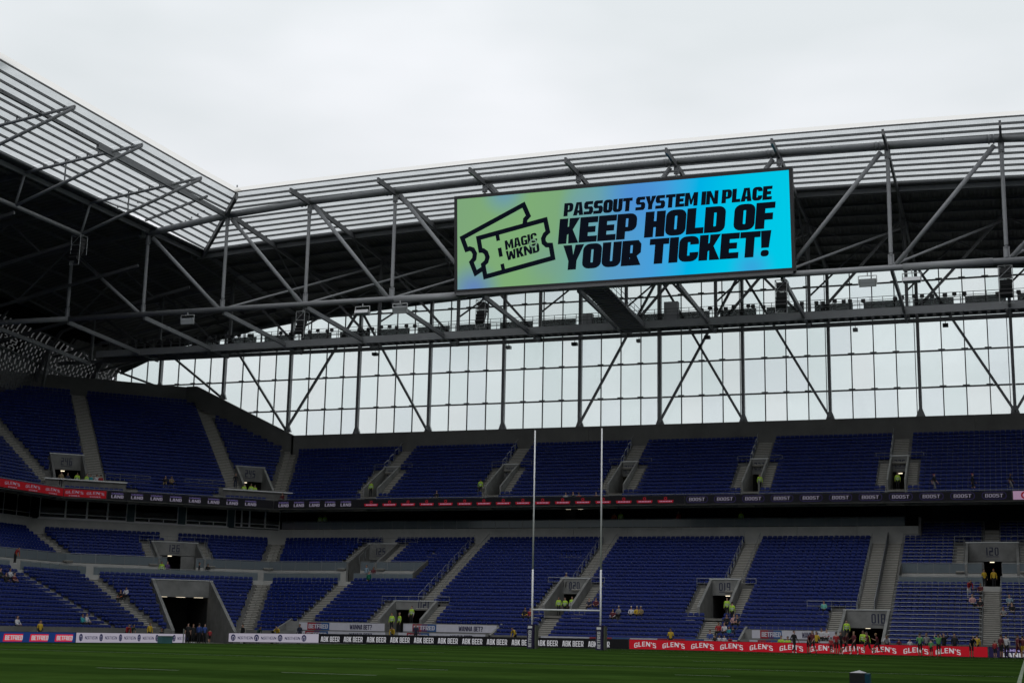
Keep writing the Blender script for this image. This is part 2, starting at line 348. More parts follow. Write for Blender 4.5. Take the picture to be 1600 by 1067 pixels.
# x, y, z (g = on the ground), pose, top, sleeve, thigh, shin, hair, turn, label
PEOPLE = [
(-17.45, 115.7, 'g', 'walk', 'k', 'k', 'k', 'k', 'd', 60, 'man in black tracksuit walking past the red board'),
(-16.31, 115.7, 'g', 'bend', 'm', 's', 'k', 's', 'd', 40, 'player in maroon shirt bending forward beside the black tracksuit man'),
(-15.83, 114.4, 'g', 'walk', 'm', 's', 'k', 's', 'd', -30, 'player in maroon shirt walking close behind the bending player'),
(-16.06, 118.4, 'g', 'stand', 'y', 'k', 'k', 'k', 'd', 0, 'steward in yellow jacket behind the red board near the bending player'),
(-14.41, 114.4, 'g', 'stand', 'r', 'r', 'k', 's', 'd', 170, 'person in bright red shirt and black shorts with back turned, left of a pair'),
(-14.02, 114.4, 'g', 'stand', 'r', 'w', 'k', 's', 'd', 190, 'person in bright red shirt with white sleeves, right of a pair'),
(-13.83, 115.7, 'g', 'walk', 'k', 'r', 'k', 's', 'd', 50, 'player in dark top with red sleeves right of the red-shirted pair'),
(-13.49, 115.7, 'g', 'run', 'm', 's', 'k', 's', 'd', 70, 'player running just right of the red-shirted pair'),
(-13.92, 120.7, 0.98, 'stand', 'v', 'v', 'k', 'k', 'd', 0, 'steward in hi-vis jacket behind the running player'),
(-12.81, 115.7, 'g', 'walk', 'm', 's', 'k', 's', 'b', -40, 'fair-haired player in maroon shirt walking in front of the red board'),
(-12.67, 121.0, 0.1, 'stand', 'v', 'v', 'k', 'k', 'd', 0, 'hi-vis steward at entrance 018, left of a pair'),
(-12.34, 120.8, 0.1, 'stand', 'v', 'v', 'k', 'k', 'd', 20, 'hi-vis steward at entrance 018, right of a pair'),
(-11.74, 115.7, 'g', 'run', 'm', 's', 'k', 's', 'd', -60, 'player running in front of the hi-vis pair'),
(-11.01, 115.7, 'g', 'run', 'm', 's', 'k', 's', 'y', -75, 'player running in front of the dark entrance 018'),
(-18.93, 118.4, 'g', 'sit', 'v', 'k', 'k', 'k', 'd', 0, 'hi-vis steward sitting low behind the red board, left of two'),
(-18.36, 118.4, 'g', 'sit', 'v', 'v', 'k', 'k', 'd', 0, 'hi-vis steward sitting low behind the red board, right of two'),
(-16.09, 121.61, 0.69, 'sit', 'w', 'w', 'k', 'k', 'd', 0, 'spectator in white shirt sitting above the banner beside entrance 018, left of two'),
(-15.67, 121.61, 0.69, 'sit', 'w', 'r', 'k', 'k', 'd', 0, 'spectator in white and red sitting above the banner beside entrance 018, right of two'),
(-16.51, 126.82, 3.1, 'sit', 't', 't', 'k', 'k', 'd', 0, 'lone spectator in mint green shirt in the block left of entrance 018'),
(-7.86, 115.7, 'g', 'stand', 'g', 'k', 'k', 's', 'd', 180, 'player in green bib, left of three with backs turned'),
(-7.05, 115.7, 'g', 'stand', 'g', 's', 'k', 's', 'd', 160, 'short player in green bib, middle of three'),
(-6.49, 115.7, 'g', 'up', 'g', 's', 'k', 's', 'd', 185, 'player in green bib with raised arms, right of three'),
(-7.53, 118.4, 'g', 'stand', 'gr', 's', 'k', 'k', 'b', 0, 'spectator in grey shirt standing behind the board by the green bibs'),
(-6.23, 118.4, 'g', 'up', 'k', 'k', 'k', 'k', 'd', 20, 'spectator in black taking a picture behind the board by the green bibs'),
(-5.42, 118.4, 'g', 'stand', 'k', 'k', 'k', 'k', 'd', -20, 'spectator in black standing alone behind the red board'),
(-10.56, 118.4, 'g', 'sit', 'w', 's', 'k', 'k', 'b', 0, 'spectator leaning on the board below entrance 018'),
(-9.63, 118.4, 'g', 'sit', 'm', 's', 'k', 'k', 'd', 0, 'child in maroon behind the red board right of entrance 018'),
(-8.8, 118.4, 'g', 'sit', 'w', 'w', 'k', 'k', 'd', 0, 'child in white behind the red board left of the green bibs'),
(-4.11, 115.7, 'g', 'bend', 'n', 's', 'k', 's', 'b', 30, 'player in dark top bending beside the yellow steward at the right'),
(-3.76, 118.4, 'g', 'stand', 'y', 'y', 'k', 'k', 'd', 180, 'steward in yellow vest behind the board near the right end'),
(-2.38, 114.4, 'g', 'stand', 'r', 'r', 'k', 's', 'd', 160, 'man in red shirt and black shorts at the right end'),
(-1.93, 114.4, 'g', 'stand', 'm', 's', 'k', 's', 'd', 140, 'player in maroon with orange bottle beside the red-shirted man'),
(-1.57, 114.4, 'g', 'stand', 'w', 'w', 'k', 'k', 'd', 175, 'man in white T-shirt and black trousers at the right end'),
(-0.76, 114.4, 'g', 'walk', 'm', 's', 'm', 's', 'd', 120, 'player in maroon kit at the right edge of the photo'),
(-0.4, 114.4, 'g', 'stand', 'm', 's', 'y', 's', 'd', 150, 'player cut off by the right edge of the photo'),
(-4.3, 128.31, 3.79, 'sit', 'p', 'p', 'k', 'k', 'b', 0, 'spectator in pink and white stripes beside the aisle under entrance 120'),
(-4.64, 130.54, 4.82, 'lean', 'r', 'r', 'w', 'w', 'd', 30, 'spectator in red leaning over beside the aisle under entrance 120'),
(-3.7, 130.54, 4.82, 'sit', 'm', 's', 'k', 'k', 'd', -20, 'spectator in dark red near the top of the block under entrance 120'),
(-3.67, 127.56, 3.45, 'sit', 'k', 'm', 'k', 'k', 'd', 0, 'spectator in black next to the pink-striped one'),
(-1.32, 128.31, 3.79, 'sit', 'b', 'b', 'kh', 'kh', 'd', 0, 'spectator in pale blue shirt right of the aisle under entrance 120'),
(-1.83, 126.08, 2.76, 'sit', 'gr', 's', 'k', 'k', 'b', 0, 'spectator leaning at the aisle edge below the pale blue shirt'),
(-1.13, 126.82, 3.1, 'sit', 'k', 'k', 'k', 'k', 'd', 0, 'spectator in black right of the pale blue shirt'),
(-3.45, 135.7, 5.85, 'stand', 'y', 'k', 'k', 'k', 'd', 20, 'steward in yellow vest left of the door 120'),
(-2.64, 135.8, 5.85, 'stand', 'y', 'y', 'k', 'k', 'o', 0, 'steward in yellow vest in the door 120'),
(-7.67, 140.19, 14.9, 'walk', 'k', 's', 'gr', 'gr', 'r', 70, 'person in red cap walking along the upper tier, nearest door 235'),
(-4.2, 140.19, 14.9, 'walk', 'k', 'k', 'k', 's', 'r', 80, 'person in black walking along the upper tier, middle of three'),
(-0.84, 140.19, 14.9, 'walk', 'k', 's', 'gr', 'gr', 'd', 75, 'person in dark top walking along the upper tier, last of three'),
(-11.11, 141.4, 15.33, 'stand', 'v', 'v', 'k', 'k', 'd', 0, 'hi-vis steward in the upper door 235'),
(-24.31, 140.9, 15.33, 'stand', 'v', 'v', 'k', 'k', 'd', 10, 'hi-vis steward beside the upper door 237'),
(-26.75, 143.8, 12.0, 'stand', 'v', 'v', 'k', 'k', 'd', 30, 'hi-vis steward behind the glass balustrade, rightmost'),
(-33.22, 143.8, 12.0, 'stand', 'r', 'o', 'k', 'k', 'd', -20, 'steward in red and orange behind the glass balustrade'),
(-40.16, 143.8, 12.0, 'lean', 'o', 'o', 'k', 'k', 'd', 40, 'steward in orange leaning behind the glass balustrade'),
(-39.34, 143.8, 12.0, 'stand', 'v', 'v', 'k', 'k', 'd', 0, 'hi-vis steward behind the glass balustrade near the right goal post'),
(-74.24, 143.8, 12.0, 'stand', 'v', 'v', 'k', 'k', 'd', 0, 'hi-vis steward behind the glass balustrade, left of a pair at the corner'),
(-73.61, 143.8, 12.0, 'stand', 'v', 'v', 'k', 'k', 'd', 30, 'hi-vis steward behind the glass balustrade, right of a pair at the corner'),
(-53.94, 140.87, 15.33, 'stand', 'v', 'v', 'k', 'k', 'd', 0, 'hi-vis steward standing beside the upper door just left of the posts'),
(-66.71, 140.87, 15.33, 'stand', 'v', 'v', 'k', 'k', 'd', 0, 'hi-vis steward standing beside the upper door nearest the corner stand'),
(-58.4, 139.51, 14.46, 'sit', 'k', 'k', 'k', 'k', 'd', 0, 'spectator in black in the front of the upper tier between doors 243 and 242'),
(-58.83, 138.83, 14.03, 'sit', 'm', 's', 'k', 'k', 'd', 0, 'child at the parapet beside the black-clad upper tier spectator'),
(-43.81, 138.83, 14.03, 'sit', 'w', 's', 'k', 'k', 'd', 0, 'spectator in white at the upper parapet, left of a group'),
(-43.05, 138.83, 14.03, 'sit', 'k', 'k', 'k', 'k', 'd', 0, 'spectator in black at the upper parapet in a group'),
(-42.44, 138.83, 14.03, 'sit', 'r', 'k', 'k', 'k', 'd', 0, 'spectator in red at the upper parapet in a group'),
(-40.61, 138.83, 14.03, 'sit', 'm', 's', 'k', 'k', 'd', 0, 'spectator in maroon at the upper parapet left of the right post'),
(-41.76, 118.4, 'g', 'lean', 'y', 'y', 'k', 'k', 'd', -40, 'steward in yellow leaning at the board left of the left post'),
(-28.05, 118.4, 'g', 'stand', 'y', 'k', 'k', 'k', 'd', 0, 'steward in yellow vest standing behind the join of black and red boards'),
(-24.74, 125.8, 2.76, 'stand', 'v', 'v', 'k', 'k', 'd', 0, 'hi-vis steward at entrance 019, further back'),
(-24.1, 124.8, 2.41, 'stand', 'v', 'v', 'k', 'k', 'd', 160, 'hi-vis steward at entrance 019, in front'),
(-24.42, 123.84, 1.73, 'sit', 'k', 'k', 'k', 'k', 'd', 0, 'spectator in black below entrance 019, left of the upper three'),
(-23.81, 123.84, 1.73, 'sit', 'p', 's', 'k', 'k', 'b', 0, 'spectator in pink below entrance 019, middle of the upper three'),
(-23.48, 123.84, 1.73, 'sit', 'n', 's', 'k', 'k', 'd', 20, 'spectator in navy below entrance 019, right of the upper three'),
(-24.85, 122.35, 1.04, 'sit', 'r', 'r', 'k', 'k', 'd', 0, 'spectator in red below entrance 019, left of the middle row'),
(-24.35, 122.35, 1.04, 'sit', 'w', 's', 'k', 'k', 'd', 0, 'spectator in white below entrance 019 in the middle row'),
(-23.92, 122.35, 1.04, 'sit', 'te', 'te', 'k', 'k', 'b', 0, 'child in teal below entrance 019'),
(-23.59, 122.35, 1.04, 'sit', 'n', 'n', 'k', 'k', 'd', 0, 'child in navy beside the teal child below entrance 019'),
(-25.26, 120.86, 0.35, 'sit', 'bl', 'bl', 'k', 'k', 'd', 0, 'spectator in blue in the front row beside the 019 steps'),
(-24.33, 118.4, 'g', 'sit', 'k', 'k', 'k', 'k', 'd', 0, 'child in black behind the board below entrance 019'),
(-23.96, 118.4, 'g', 'sit', 'w', 'r', 'k', 'k', 'd', 0, 'child in white behind the board, left of two below entrance 019'),
(-23.54, 118.4, 'g', 'sit', 'w', 'w', 'k', 'k', 'd', 0, 'child in white behind the board, right of two below entrance 019'),
(-23.06, 118.4, 'g', 'lean', 'r', 's', 'k', 'k', 'd', 0, 'child in red leaning over the board below entrance 019'),
(-40.33, 126.1, 2.76, 'stand', 'v', 'v', 'k', 'k', 'd', 0, 'hi-vis steward at entrance 020, left of three'),
(-40.1, 127.3, 2.76, 'stand', 'v', 'k', 'k', 'k', 'd', 0, 'hi-vis steward at entrance 020, middle of three'),
(-39.33, 127.0, 2.76, 'stand', 'v', 'w', 'k', 'k', 'd', 0, 'hi-vis steward with pale sleeves at entrance 020, right of three'),
(-41.47, 131.8, 5.51, 'sit', 'gr', 's', 'k', 'k', 'w', 0, 'spectator in grey with white cap above entrance 020'),
(-37.68, 126.82, 3.1, 'sit', 'n', 's', 'k', 'k', 'b', 0, 'spectator in navy right of entrance 020, left of two'),
(-37.01, 126.82, 3.1, 'sit', 'm', 's', 'k', 'k', 'd', 0, 'spectator in maroon right of entrance 020, right of two'),
(-43.08, 124.58, 2.07, 'sit', 'k', 'y', 'k', 'k', 'd', 0, 'spectator in black and yellow left of the left post'),
(-42.59, 124.58, 2.07, 'sit', 'r', 'r', 'k', 'k', 'd', 0, 'spectator in red half hidden by the left post'),
(-34.81, 124.58, 2.07, 'sit', 'm', 'w', 'k', 'k', 'd', 0, 'spectator in maroon and white right of the right post'),
(-34.48, 125.33, 2.41, 'sit', 'gr', 'gr', 'k', 'k', 'w', 0, 'spectator in grey hooded top right of the right post'),
(-33.3, 125.33, 2.41, 'sit', 'w', 'w', 'n', 'n', 'w', 0, 'spectator in white shirt and pale hat, left of three'),
(-32.77, 125.33, 2.41, 'sit', 'y', 'y', 'k', 'k', 'w', 0, 'spectator in yellow, middle of three with hats'),
(-32.42, 125.33, 2.41, 'sit', 'kh', 'kh', 'k', 'k', 'w', 0, 'spectator in sand-coloured top, right of three with hats'),
(-53.64, 123.1, 1.7, 'stand', 'v', 'w', 'k', 'k', 'd', 0, 'hi-vis steward in front of the number 021'),
(-55.08, 121.9, 0.98, 'stand', 'v', 'v', 'k', 'k', 'd', 0, 'hi-vis steward between the two banners by entrance 021, left'),
(-54.4, 122.1, 0.98, 'stand', 'v', 'v', 'k', 'k', 'b', -30, 'hi-vis steward between the two banners by entrance 021, right'),
(-53.35, 118.4, 'g', 'lean', 'y', 'y', 'k', 'k', 'd', 0, 'steward in yellow bending behind the black board below the banner gap'),
(-51.12, 118.4, 'g', 'stand', 'n', 'n', 'k', 'k', 'd', 0, 'person in navy top behind the black board before the right banner'),
(-62.66, 118.4, 'g', 'stand', 'n', 'n', 'k', 'k', 'd', 0, 'person in navy with white badge beside the left end of the banners'),
(-64.89, 118.4, 'g', 'lean', 'y', 'k', 'k', 'k', 'd', 0, 'steward in black and yellow behind the white board right of the tunnel'),
(-68.56, 118.4, 'g', 'stand', 'k', 'k', 'k', 'k', 'd', -30, 'man in black behind the white board just right of the tunnel'),
(-66.95, 118.4, 'g', 'lean', 'dg', 'dg', 'k', 'k', 'd', 60, 'person in dark green behind the white board'),
(-72.49, 115.36, 'g', 'stand', 'k', 's', 'k', 'k', 'd', 33, 'person in black at the tunnel mouth, leftmost of five'),
(-72.16, 115.69, 'g', 'stand', 'k', 'k', 'k', 'k', 'b', 53, 'man in black coat at the tunnel mouth, second from the left'),
(-71.78, 116.07, 'g', 'stand', 'bl', 'bl', 'k', 'k', 'd', 183, 'man in blue shirt at the tunnel mouth'),
(-71.41, 116.44, 'g', 'stand', 'bl', 'k', 'k', 'k', 'd', 53, 'person with pale papers in blue at the tunnel mouth'),
(-71.07, 116.78, 'g', 'walk', 'r', 'r', 'k', 's', 'd', 218, 'man in red top and black shorts walking into the tunnel'),
(-73.6, 110.87, 'g', 'stand', 'y', 'y', 'k', 'k', 'd', 70, 'steward in yellow behind the white board left of the tunnel'),
(-73.6, 107.37, 'g', 'lean', 'r', 'r', 'k', 'k', 'b', 70, 'spectator in red behind the white board on the touchline'),
(-73.6, 108.04, 'g', 'lean', 'dg', 's', 'k', 'k', 'd', 70, 'spectator in green beside the red one behind the touchline board'),
(-73.6, 112.89, 'g', 'sit', 'k', 'y', 'k', 'k', 'd', 80, 'person in black and yellow sitting by the left tunnel wall'),
(-73.6, 95.62, 'g', 'stand', 'y', 'k', 'k', 'k', 'd', 70, 'steward in yellow and black behind the dark blue board'),
(-75.66, 95.54, 0.35, 'sit', 'w', 'w', 'k', 'k', 'd', 90, 'spectator in white at the left edge behind the dark blue board'),
(-76.41, 104.98, 0.69, 'sit', 'te', 'te', 'k', 'k', 'd', 90, 'spectator in turquoise in the side stand, left of a pair'),
(-76.41, 105.61, 0.69, 'sit', 'w', 'w', 'k', 'k', 'd', 90, 'spectator in white in the side stand, right of a pair'),
(-81.59, 117.46, 3.1, 'sit', 'k', 'o', 'k', 'k', 'd', 3, 'spectator in black on the corner steps, left of a pair'),
(-81.64, 118.46, 3.45, 'sit', 'w', 'w', 'k', 'k', 'd', 3, 'spectator in white shirt beside the corner steps, right of a pair'),
(-84.6, 104.01, 4.48, 'sit', 'k', 'dg', 'k', 'k', 'd', 90, 'spectator in black at the very left edge below the walkway'),
(-83.85, 103.86, 4.13, 'sit', 'k', 'k', 'k', 'k', 'd', 90, 'second spectator in black from the left edge below the walkway'),
(-84.6, 105.29, 4.48, 'sit', 'w', 'w', 'k', 'k', 'd', 90, 'spectator in white between dark ones below the walkway'),
(-83.85, 104.96, 4.13, 'sit', 'm', 's', 'k', 'k', 'd', 90, 'spectator in maroon below the walkway near the left edge'),
(-89.07, 111.21, 6.54, 'lean', 'r', 'o', 'k', 'k', 'd', 90, 'spectator in red and orange in the side stand above the walkway'),
(-82.54, 125.67, 5.85, 'stand', 'v', 'v', 'k', 'k', 'd', 33, 'hi-vis steward on the corner walkway below entrance 126'),
(-82.58, 126.76, 5.85, 'stand', 'pu', 'pu', 'k', 'k', 'b', 33, 'person in violet at entrance 126'),
(-80.05, 128.74, 5.85, 'stand', 'k', 'k', 'k', 'k', 'd', 123, 'large man in black on the corner walkway right of entrance 126'),
(-79.52, 129.54, 5.85, 'stand', 'k', 'k', 'k', 'k', 'd', 13, 'person in black on the corner walkway, farthest right'),
(-62.39, 132.1, 5.2, 'stand', 'dgn', 'dgn', 'k', 'k', 'd', 60, 'man in green top standing at the gap in the walkway glass'),
(-63.06, 132.9, 5.85, 'stand', 'b', 'b', 'k', 'k', 'd', -20, 'person in pale blue just behind the man in green'),
(-63.22, 134.9, 5.85, 'stand', 'm', 'm', 'k', 'k', 'd', 20, 'person in dark red in the doorway 125'),
(-94.03, 123.52, 14.9, 'stand', 'kh', 's', 'k', 'k', 'b', 33, 'person in sand-coloured top in the upper door 246, left'),
(-93.93, 124.46, 14.9, 'stand', 'n', 'n', 'k', 'k', 'd', 33, 'person in navy in the upper door 246, middle'),
(-92.95, 124.74, 14.9, 'stand', 'v', 'v', 'k', 'k', 'd', 33, 'hi-vis steward at the right side of upper door 246'),
(-92.44, 125.68, 14.9, 'stand', 'v', 'v', 'k', 'k', 'd', 73, 'hi-vis steward at the foot of the upper corner steps'),
(-92.34, 126.2, 14.9, 'stand', 'te', 'te', 'gr', 'gr', 'd', 13, 'person in teal beside the steward on the upper landing'),
(-91.77, 126.49, 14.9, 'stand', 'w', 'w', 'n', 'n', 'd', 33, 'person in white top at the foot of the upper corner steps'),
(-91.36, 126.61, 14.9, 'stand', 'r', 'r', 'k', 'k', 'd', 193, 'person in dark red at the right end of the upper landing'),
(-87.34, 132.54, 15.76, 'sit', 'k', 'k', 'kh', 'kh', 'd', 33, 'spectator in black alone in the upper corner block, left of two'),
(-86.86, 133.03, 15.76, 'sit', 'kh', 's', 'k', 'k', 'b', 33, 'spectator in brown in the upper corner block, right of two'),
(-82.24, 138.6, 16.2, 'stand', 'k', 'k', 'n', 'n', 'd', 33, 'person in black beside the upper door 245'),
(-80.42, 137.41, 14.9, 'stand', 'v', 'v', 'k', 'k', 'd', 33, 'hi-vis steward at upper door 245, left of three'),
(-79.81, 137.88, 14.9, 'stand', 'v', 'v', 'k', 'k', 'd', 33, 'hi-vis steward at upper door 245, middle of three'),
(-79.71, 138.55, 14.9, 'stand', 'v', 'v', 'k', 'k', 'd', 33, 'hi-vis steward at upper door 245, right of three'),
(-76.82, 139.51, 14.46, 'sit', 'm', 'm', 'k', 'k', 'd', 0, 'spectator in dark red at the ribbon where corner and end stand meet'),
]
# ---------------------------------------------------------------- ground
def g(x, y=0):
    k = min(1, max(0, (-x-48)/26)); return -.35*k*k*(3-2*k)
mb = MB().quad((-2500, -2500, -1.2), (2500, -2500, -1.2), (2500, 2500, -1.2), (-2500, 2500, -1.2))
struct(mb.build('ground', mat('asphalt_ground', (.06, .06, .06), .9, var=.2)), label='dark paved ground around the stadium')
mb = MB(); xs = [-84+2*i for i in range(50)]; ys = [-12+12*i for i in range(12)]
for y in ys:
    for x in xs: mb.v.append((x, y, g(x)))
n = len(xs)
for j in range(len(ys)-1):
    for i in range(n-1): mb.f.append((j*n+i, j*n+i+1, (j+1)*n+i+1, (j+1)*n+i))
pitch = struct(mb.build('pitch', M_grass, smooth=True), label='dark green mown grass pitch')
def line(p, q, w=.12):
    mb = MB(); p = Vector((*p, 0)); q = Vector((*q, 0)); d = (q-p).normalized(); nn = Vector((-d.y, d.x, 0))*w/2; N = max(1, int((q-p).length/2)); 
    for i in range(N):
        a = p.lerp(q, i/N); b = p.lerp(q, (i+1)/N)
        P = [a-nn, b-nn, b+nn, a+nn]; mb.quad(*[(v.x, v.y, g(v.x)+.006) for v in P])
    o = mb.build('painted_line', M_grass_line, pitch); return o
for p, q in [((-66.4, 50.6), (-.3, 50.6)), ((-66.4, 106), (-.3, 106)), ((-66.4, 112.5), (-.3, 112.5)), ((-.3, 2), (-.3, 112.5)), ((-66.4, 2), (-66.4, 112.5)),
             ((-25.2, 92), (-22.6, 92)), ((-22.4, 31.5), (-20, 31.5)), ((-17.6, 32.4), (-15, 32.4)), ((-17.4, 39), (-15.8, 39)), ((-9.6, 41), (-8, 41)), ((-14.6, 66), (-13, 66)), ((-20, 82), (-18.4, 82)), ((-10, 88), (-8.4, 88)), ((-31, 72), (-29.4, 72)), ((-36, 88), (-34.4, 88)), ((-52, 86), (-45, 86)), ((-60, 66), (-48, 66))]:
    line(p, q)

# ---------------------------------------------------------------- stand geometry
s2 = .5**.5
class Facet:
    def __init__(s, n, n0, td, rng): s.n = n; s.n0 = n0; s.td = td; s.rng = rng; s.ang = math.atan2(td[1], td[0])
    def p(s, t, d, z): return Vector((s.n[0]*(s.n0+d)+s.td[0]*t, s.n[1]*(s.n0+d)+s.td[1]*t, z))
    def box(s, mb, t0, t1, d0, d1, z0, z1):
        return mb.prism([s.p(t0, d0, z0), s.p(t1, d0, z0), s.p(t1, d1, z0), s.p(t0, d1, z0)], (0, 0, z1-z0))
K = .41421
XR = 14.0
F_end = Facet((0, 1), 119.5, (1, 0), lambda d: (-69.2-K*d, XR))
N0C = s2*(69.2+119.5)
F_cor = Facet((-s2, s2), N0C, (s2, s2), lambda d: (s2*(-74.3+114.4)-K*d, min(s2*(-69.2+119.5)+K*d, 150.7/s2-N0C-d)))
F_lef = Facet((-1, 0), 74.3, (0, 1), lambda d: (max(84, 84+(d-1)*.9), 114.4+K*d))
LD = lambda i: 1+.745*i
LZ = lambda i: .35+.344*i
UD = lambda i: 19.0+.68*i
UZ = lambda i: 14.03+.433*i
def sub(iv, cuts):
    for (a, b) in cuts:
        o = []
        for (x, y) in iv:
            if b <= x or a >= y: o.append((x, y)); continue
            if a > x: o.append((x, a))
            if b < y: o.append((b, y))
        iv = o
    return [(x, y) for x, y in iv if y-x > .05]

end_stand = thing('end_stand', 'two-tier blue-seated end stand behind the goal posts', 'stand', F_end.p(-30, 0, 0))
cor_stand = thing('corner_stand', 'angled corner stand with the player tunnel, glazed boxes and tall upper tier', 'stand', F_cor.p(32, 0, 0))
lef_stand = thing('side_stand', 'blue-seated side stand running along the left touchline', 'stand', F_lef.p(110, 0, 0))
SITTERS = [(p[0], p[1]) for p in PEOPLE if p[3] in ('sit', 'lean') and p[2] != 'g']
SEATS = []        # (x, y, z, angle, row, tier)
STEPROWS = {}

def tier(F, par, rows, D, Z, run, rise, cuts, aisles, name, seatless=()):
    """stepped terrace with the cut-outs; collects the seats; one steps part per aisle"""
    tb = MB(); st = {}; ns_ = {}; lastrow = {}; segn = {}
    for i in rows:
        lo, hi = F.rng(D(i)); lo2, hi2 = F.rng(D(i)+run)
        if hi-lo < .6: continue
        cu = [(c[2], c[3]) for c in cuts if c[0] <= i <= c[1]]
        al = [(k, a) for k, a in enumerate(aisles) if a[0] <= i <= a[1]]
        aiv = []
        for k, a in al:
            t0, t1 = a[2], a[3]
            if t0 == 'L': t0, t1 = lo, lo+t1
            elif t0 == 'R': t0, t1 = hi-t1, hi
            aiv.append((k, t0, t1))
        def ends(x, y):
            return (x, y, lo2 if abs(x-lo) < 1e-4 else x, hi2 if abs(y-hi) < 1e-4 else y)
        z = Z(i); zp = z-rise
        solid = sub([(lo, hi)], cu)
        for (x, y) in sub(solid, [(a, b) for _, a, b in aiv]):
            a, b, a2, b2 = ends(x, y)
            tb.quad(F.p(a, D(i), z), F.p(b, D(i), z), F.p(b2, D(i)+run, z), F.p(a2, D(i)+run, z))
            tb.quad(F.p(a, D(i), zp-.02), F.p(b, D(i), zp-.02), F.p(b, D(i), z), F.p(a, D(i), z))
        for k, a_, b_ in aiv:
            for (x, y) in sub([(max(a_, lo), min(b_, hi))], cu):
                if lastrow.get(k, i) not in (i, i-1): segn[k] = segn.get(k, 0)+1
                lastrow[k] = i; k2 = (k, segn.get(k, 0))
                m = st.setdefault(k2, MB()); a, b, a2, b2 = ends(x, y)
                m.quad(F.p(a, D(i), z), F.p(b, D(i), z), F.p(b2, D(i)+run, z), F.p(a2, D(i)+run, z))
                m.quad(F.p(a, D(i), zp-.02), F.p(b, D(i), zp-.02), F.p(b, D(i), z), F.p(a, D(i), z))
                F.box(m, x+.02, y-.02, D(i)-run*.5, D(i)-.003, zp+.004, zp+rise*.5)
                e = ns_.setdefault(k2, MB()); F.box(e, x+.04, y-.04, D(i)-run*.5-.015, D(i)-run*.5+.1, zp+rise*.5-.03, zp+rise*.5+.012); F.box(e, x+.04, y-.04, D(i)-.015, D(i)+.1, z-.03, z+.012)
        if i in seatless: continue
        for (x, y) in sub(solid, [(a-.05, b+.05) for _, a, b in aiv]):
            n = int((y-x-.06)/.5)
            if n < 1: continue
            off = (y-x-n*.5)/2
            for k in range(n):
                q = F.p(x+off+.25+.5*k, D(i)+run*.62, z)
                if q.y < 151 and not any(abs(q.x-p[0])+abs(q.y-p[1]) < .55 for p in SITTERS): SEATS.append((q.x, q.y, q.z, F.ang, i, name))
    tb.build('terrace', M_conc, par)
    for k in st:
        o = st[k].build('aisle_steps', M_step, par); struct(ns_[k].build('step_nosings', M_nose, o), 'stuff')

num_m = mat('navy_number_paint', (.012, .016, .05), .6)
lamp_m = led('lit_strip_lamp', (1., .86, .62), 1.6)
def vom(F, par, t0, t1, d0, d1, floor, surf, number=None, up=.95, slope_top=.5, door=2.15, lamp=True, cap=True, numpos=.5, numh=.62, w=.24, deep=7.):
    """entrance cut into the tier: raked side walls, numbered lintel, dark passage behind"""
    zt = surf(d1)+up
    v = F.box(MB(), t0+.004, t1-.004, d1, d1+.3, floor+door, zt-.02).build('vomitory', M_fair, par)
    for a, b in ((t0-w, t0), (t1, t1+w)):
        m = MB()
        zf = max(floor+.95, surf(d0)+slope_top); zb = surf(d1)+up
        pl = [F.p(a, d0, floor-.6), F.p(a, d1+.3, floor-.6), F.p(a, d1+.3, zb), F.p(a, d1, zb), F.p(a, d0, zf)]
        m.prism(pl, F.p(b, d0, 0)-F.p(a, d0, 0)); m.build('side_wall', M_fair, v)
    p = MB(); F.box(p, t0, t1, d0, d1+deep, floor-.2, floor)
    p.build('landing', M_step, v)
    p = MB()
    F.box(p, t0-.2, t0-.004, d1+.31, d1+deep, floor, floor+door+.5); F.box(p, t1+.004, t1+.2, d1+.31, d1+deep, floor, floor+door+.5)
    F.box(p, t0-.2, t1+.2, d1+.31, d1+deep, floor+door+.1, floor+door+.55); F.box(p, t0-.2, t1+.2, d1+deep, d1+deep+.2, floor, floor+door+.5)
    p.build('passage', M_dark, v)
    if cap:
        c = MB(); F.box(c, t0-w-.03, t1+w+.03, d1-.06, d1+.36, zt-.012, zt+.08); c.build('coping', M_alu, v)
    if number:
        hh = numh; ww = hh*1.45; u0 = t0+(t1-t0)*numpos-ww/2; v0 = (floor+door+zt)/2-hh/2+.06
        fn = lambda u, q: F.p(u, d1-.012, q)
        n = text_mesh('number', number, fn, u0, v0, ww, hh, w=.5, t=.15, h=.12, gap=.2)
        n.quad(fn(u0, v0-.14), fn(u0+ww, v0-.14), fn(u0+ww, v0-.08), fn(u0, v0-.08))
        n.build('section_number', num_m, v)
    if lamp:
        c = MB(); tm = (t0+t1)/2; F.box(c, tm-.3, tm+.1, d1+1.6, d1+1.75, floor+door-.02, floor+door+.05); c.build('strip_lamp', lamp_m, v)
    return v

HOOP = None
def hoops(F, par, t, rows, D, Z, run, step=2):
    """galvanised handrail hoops standing on the aisle edge"""
    global HOOP
    if HOOP is None:
        m = MB(); r = .024
        m.path([(0, -.55, 0), (0, -.55, .78), (0, -.45, .9), (0, .45, 1.32), (0, .55, 1.28), (0, .55, .46)], r, 6); HOOP = m.mesh('handrail'); HOOP.materials.append(M_rail)
    for i in rows[::step]:
        o = add('handrail', HOOP, par, F.p(t, D(i)+run*.5, Z(i))); o.rotation_euler = (0, 0, F.ang)

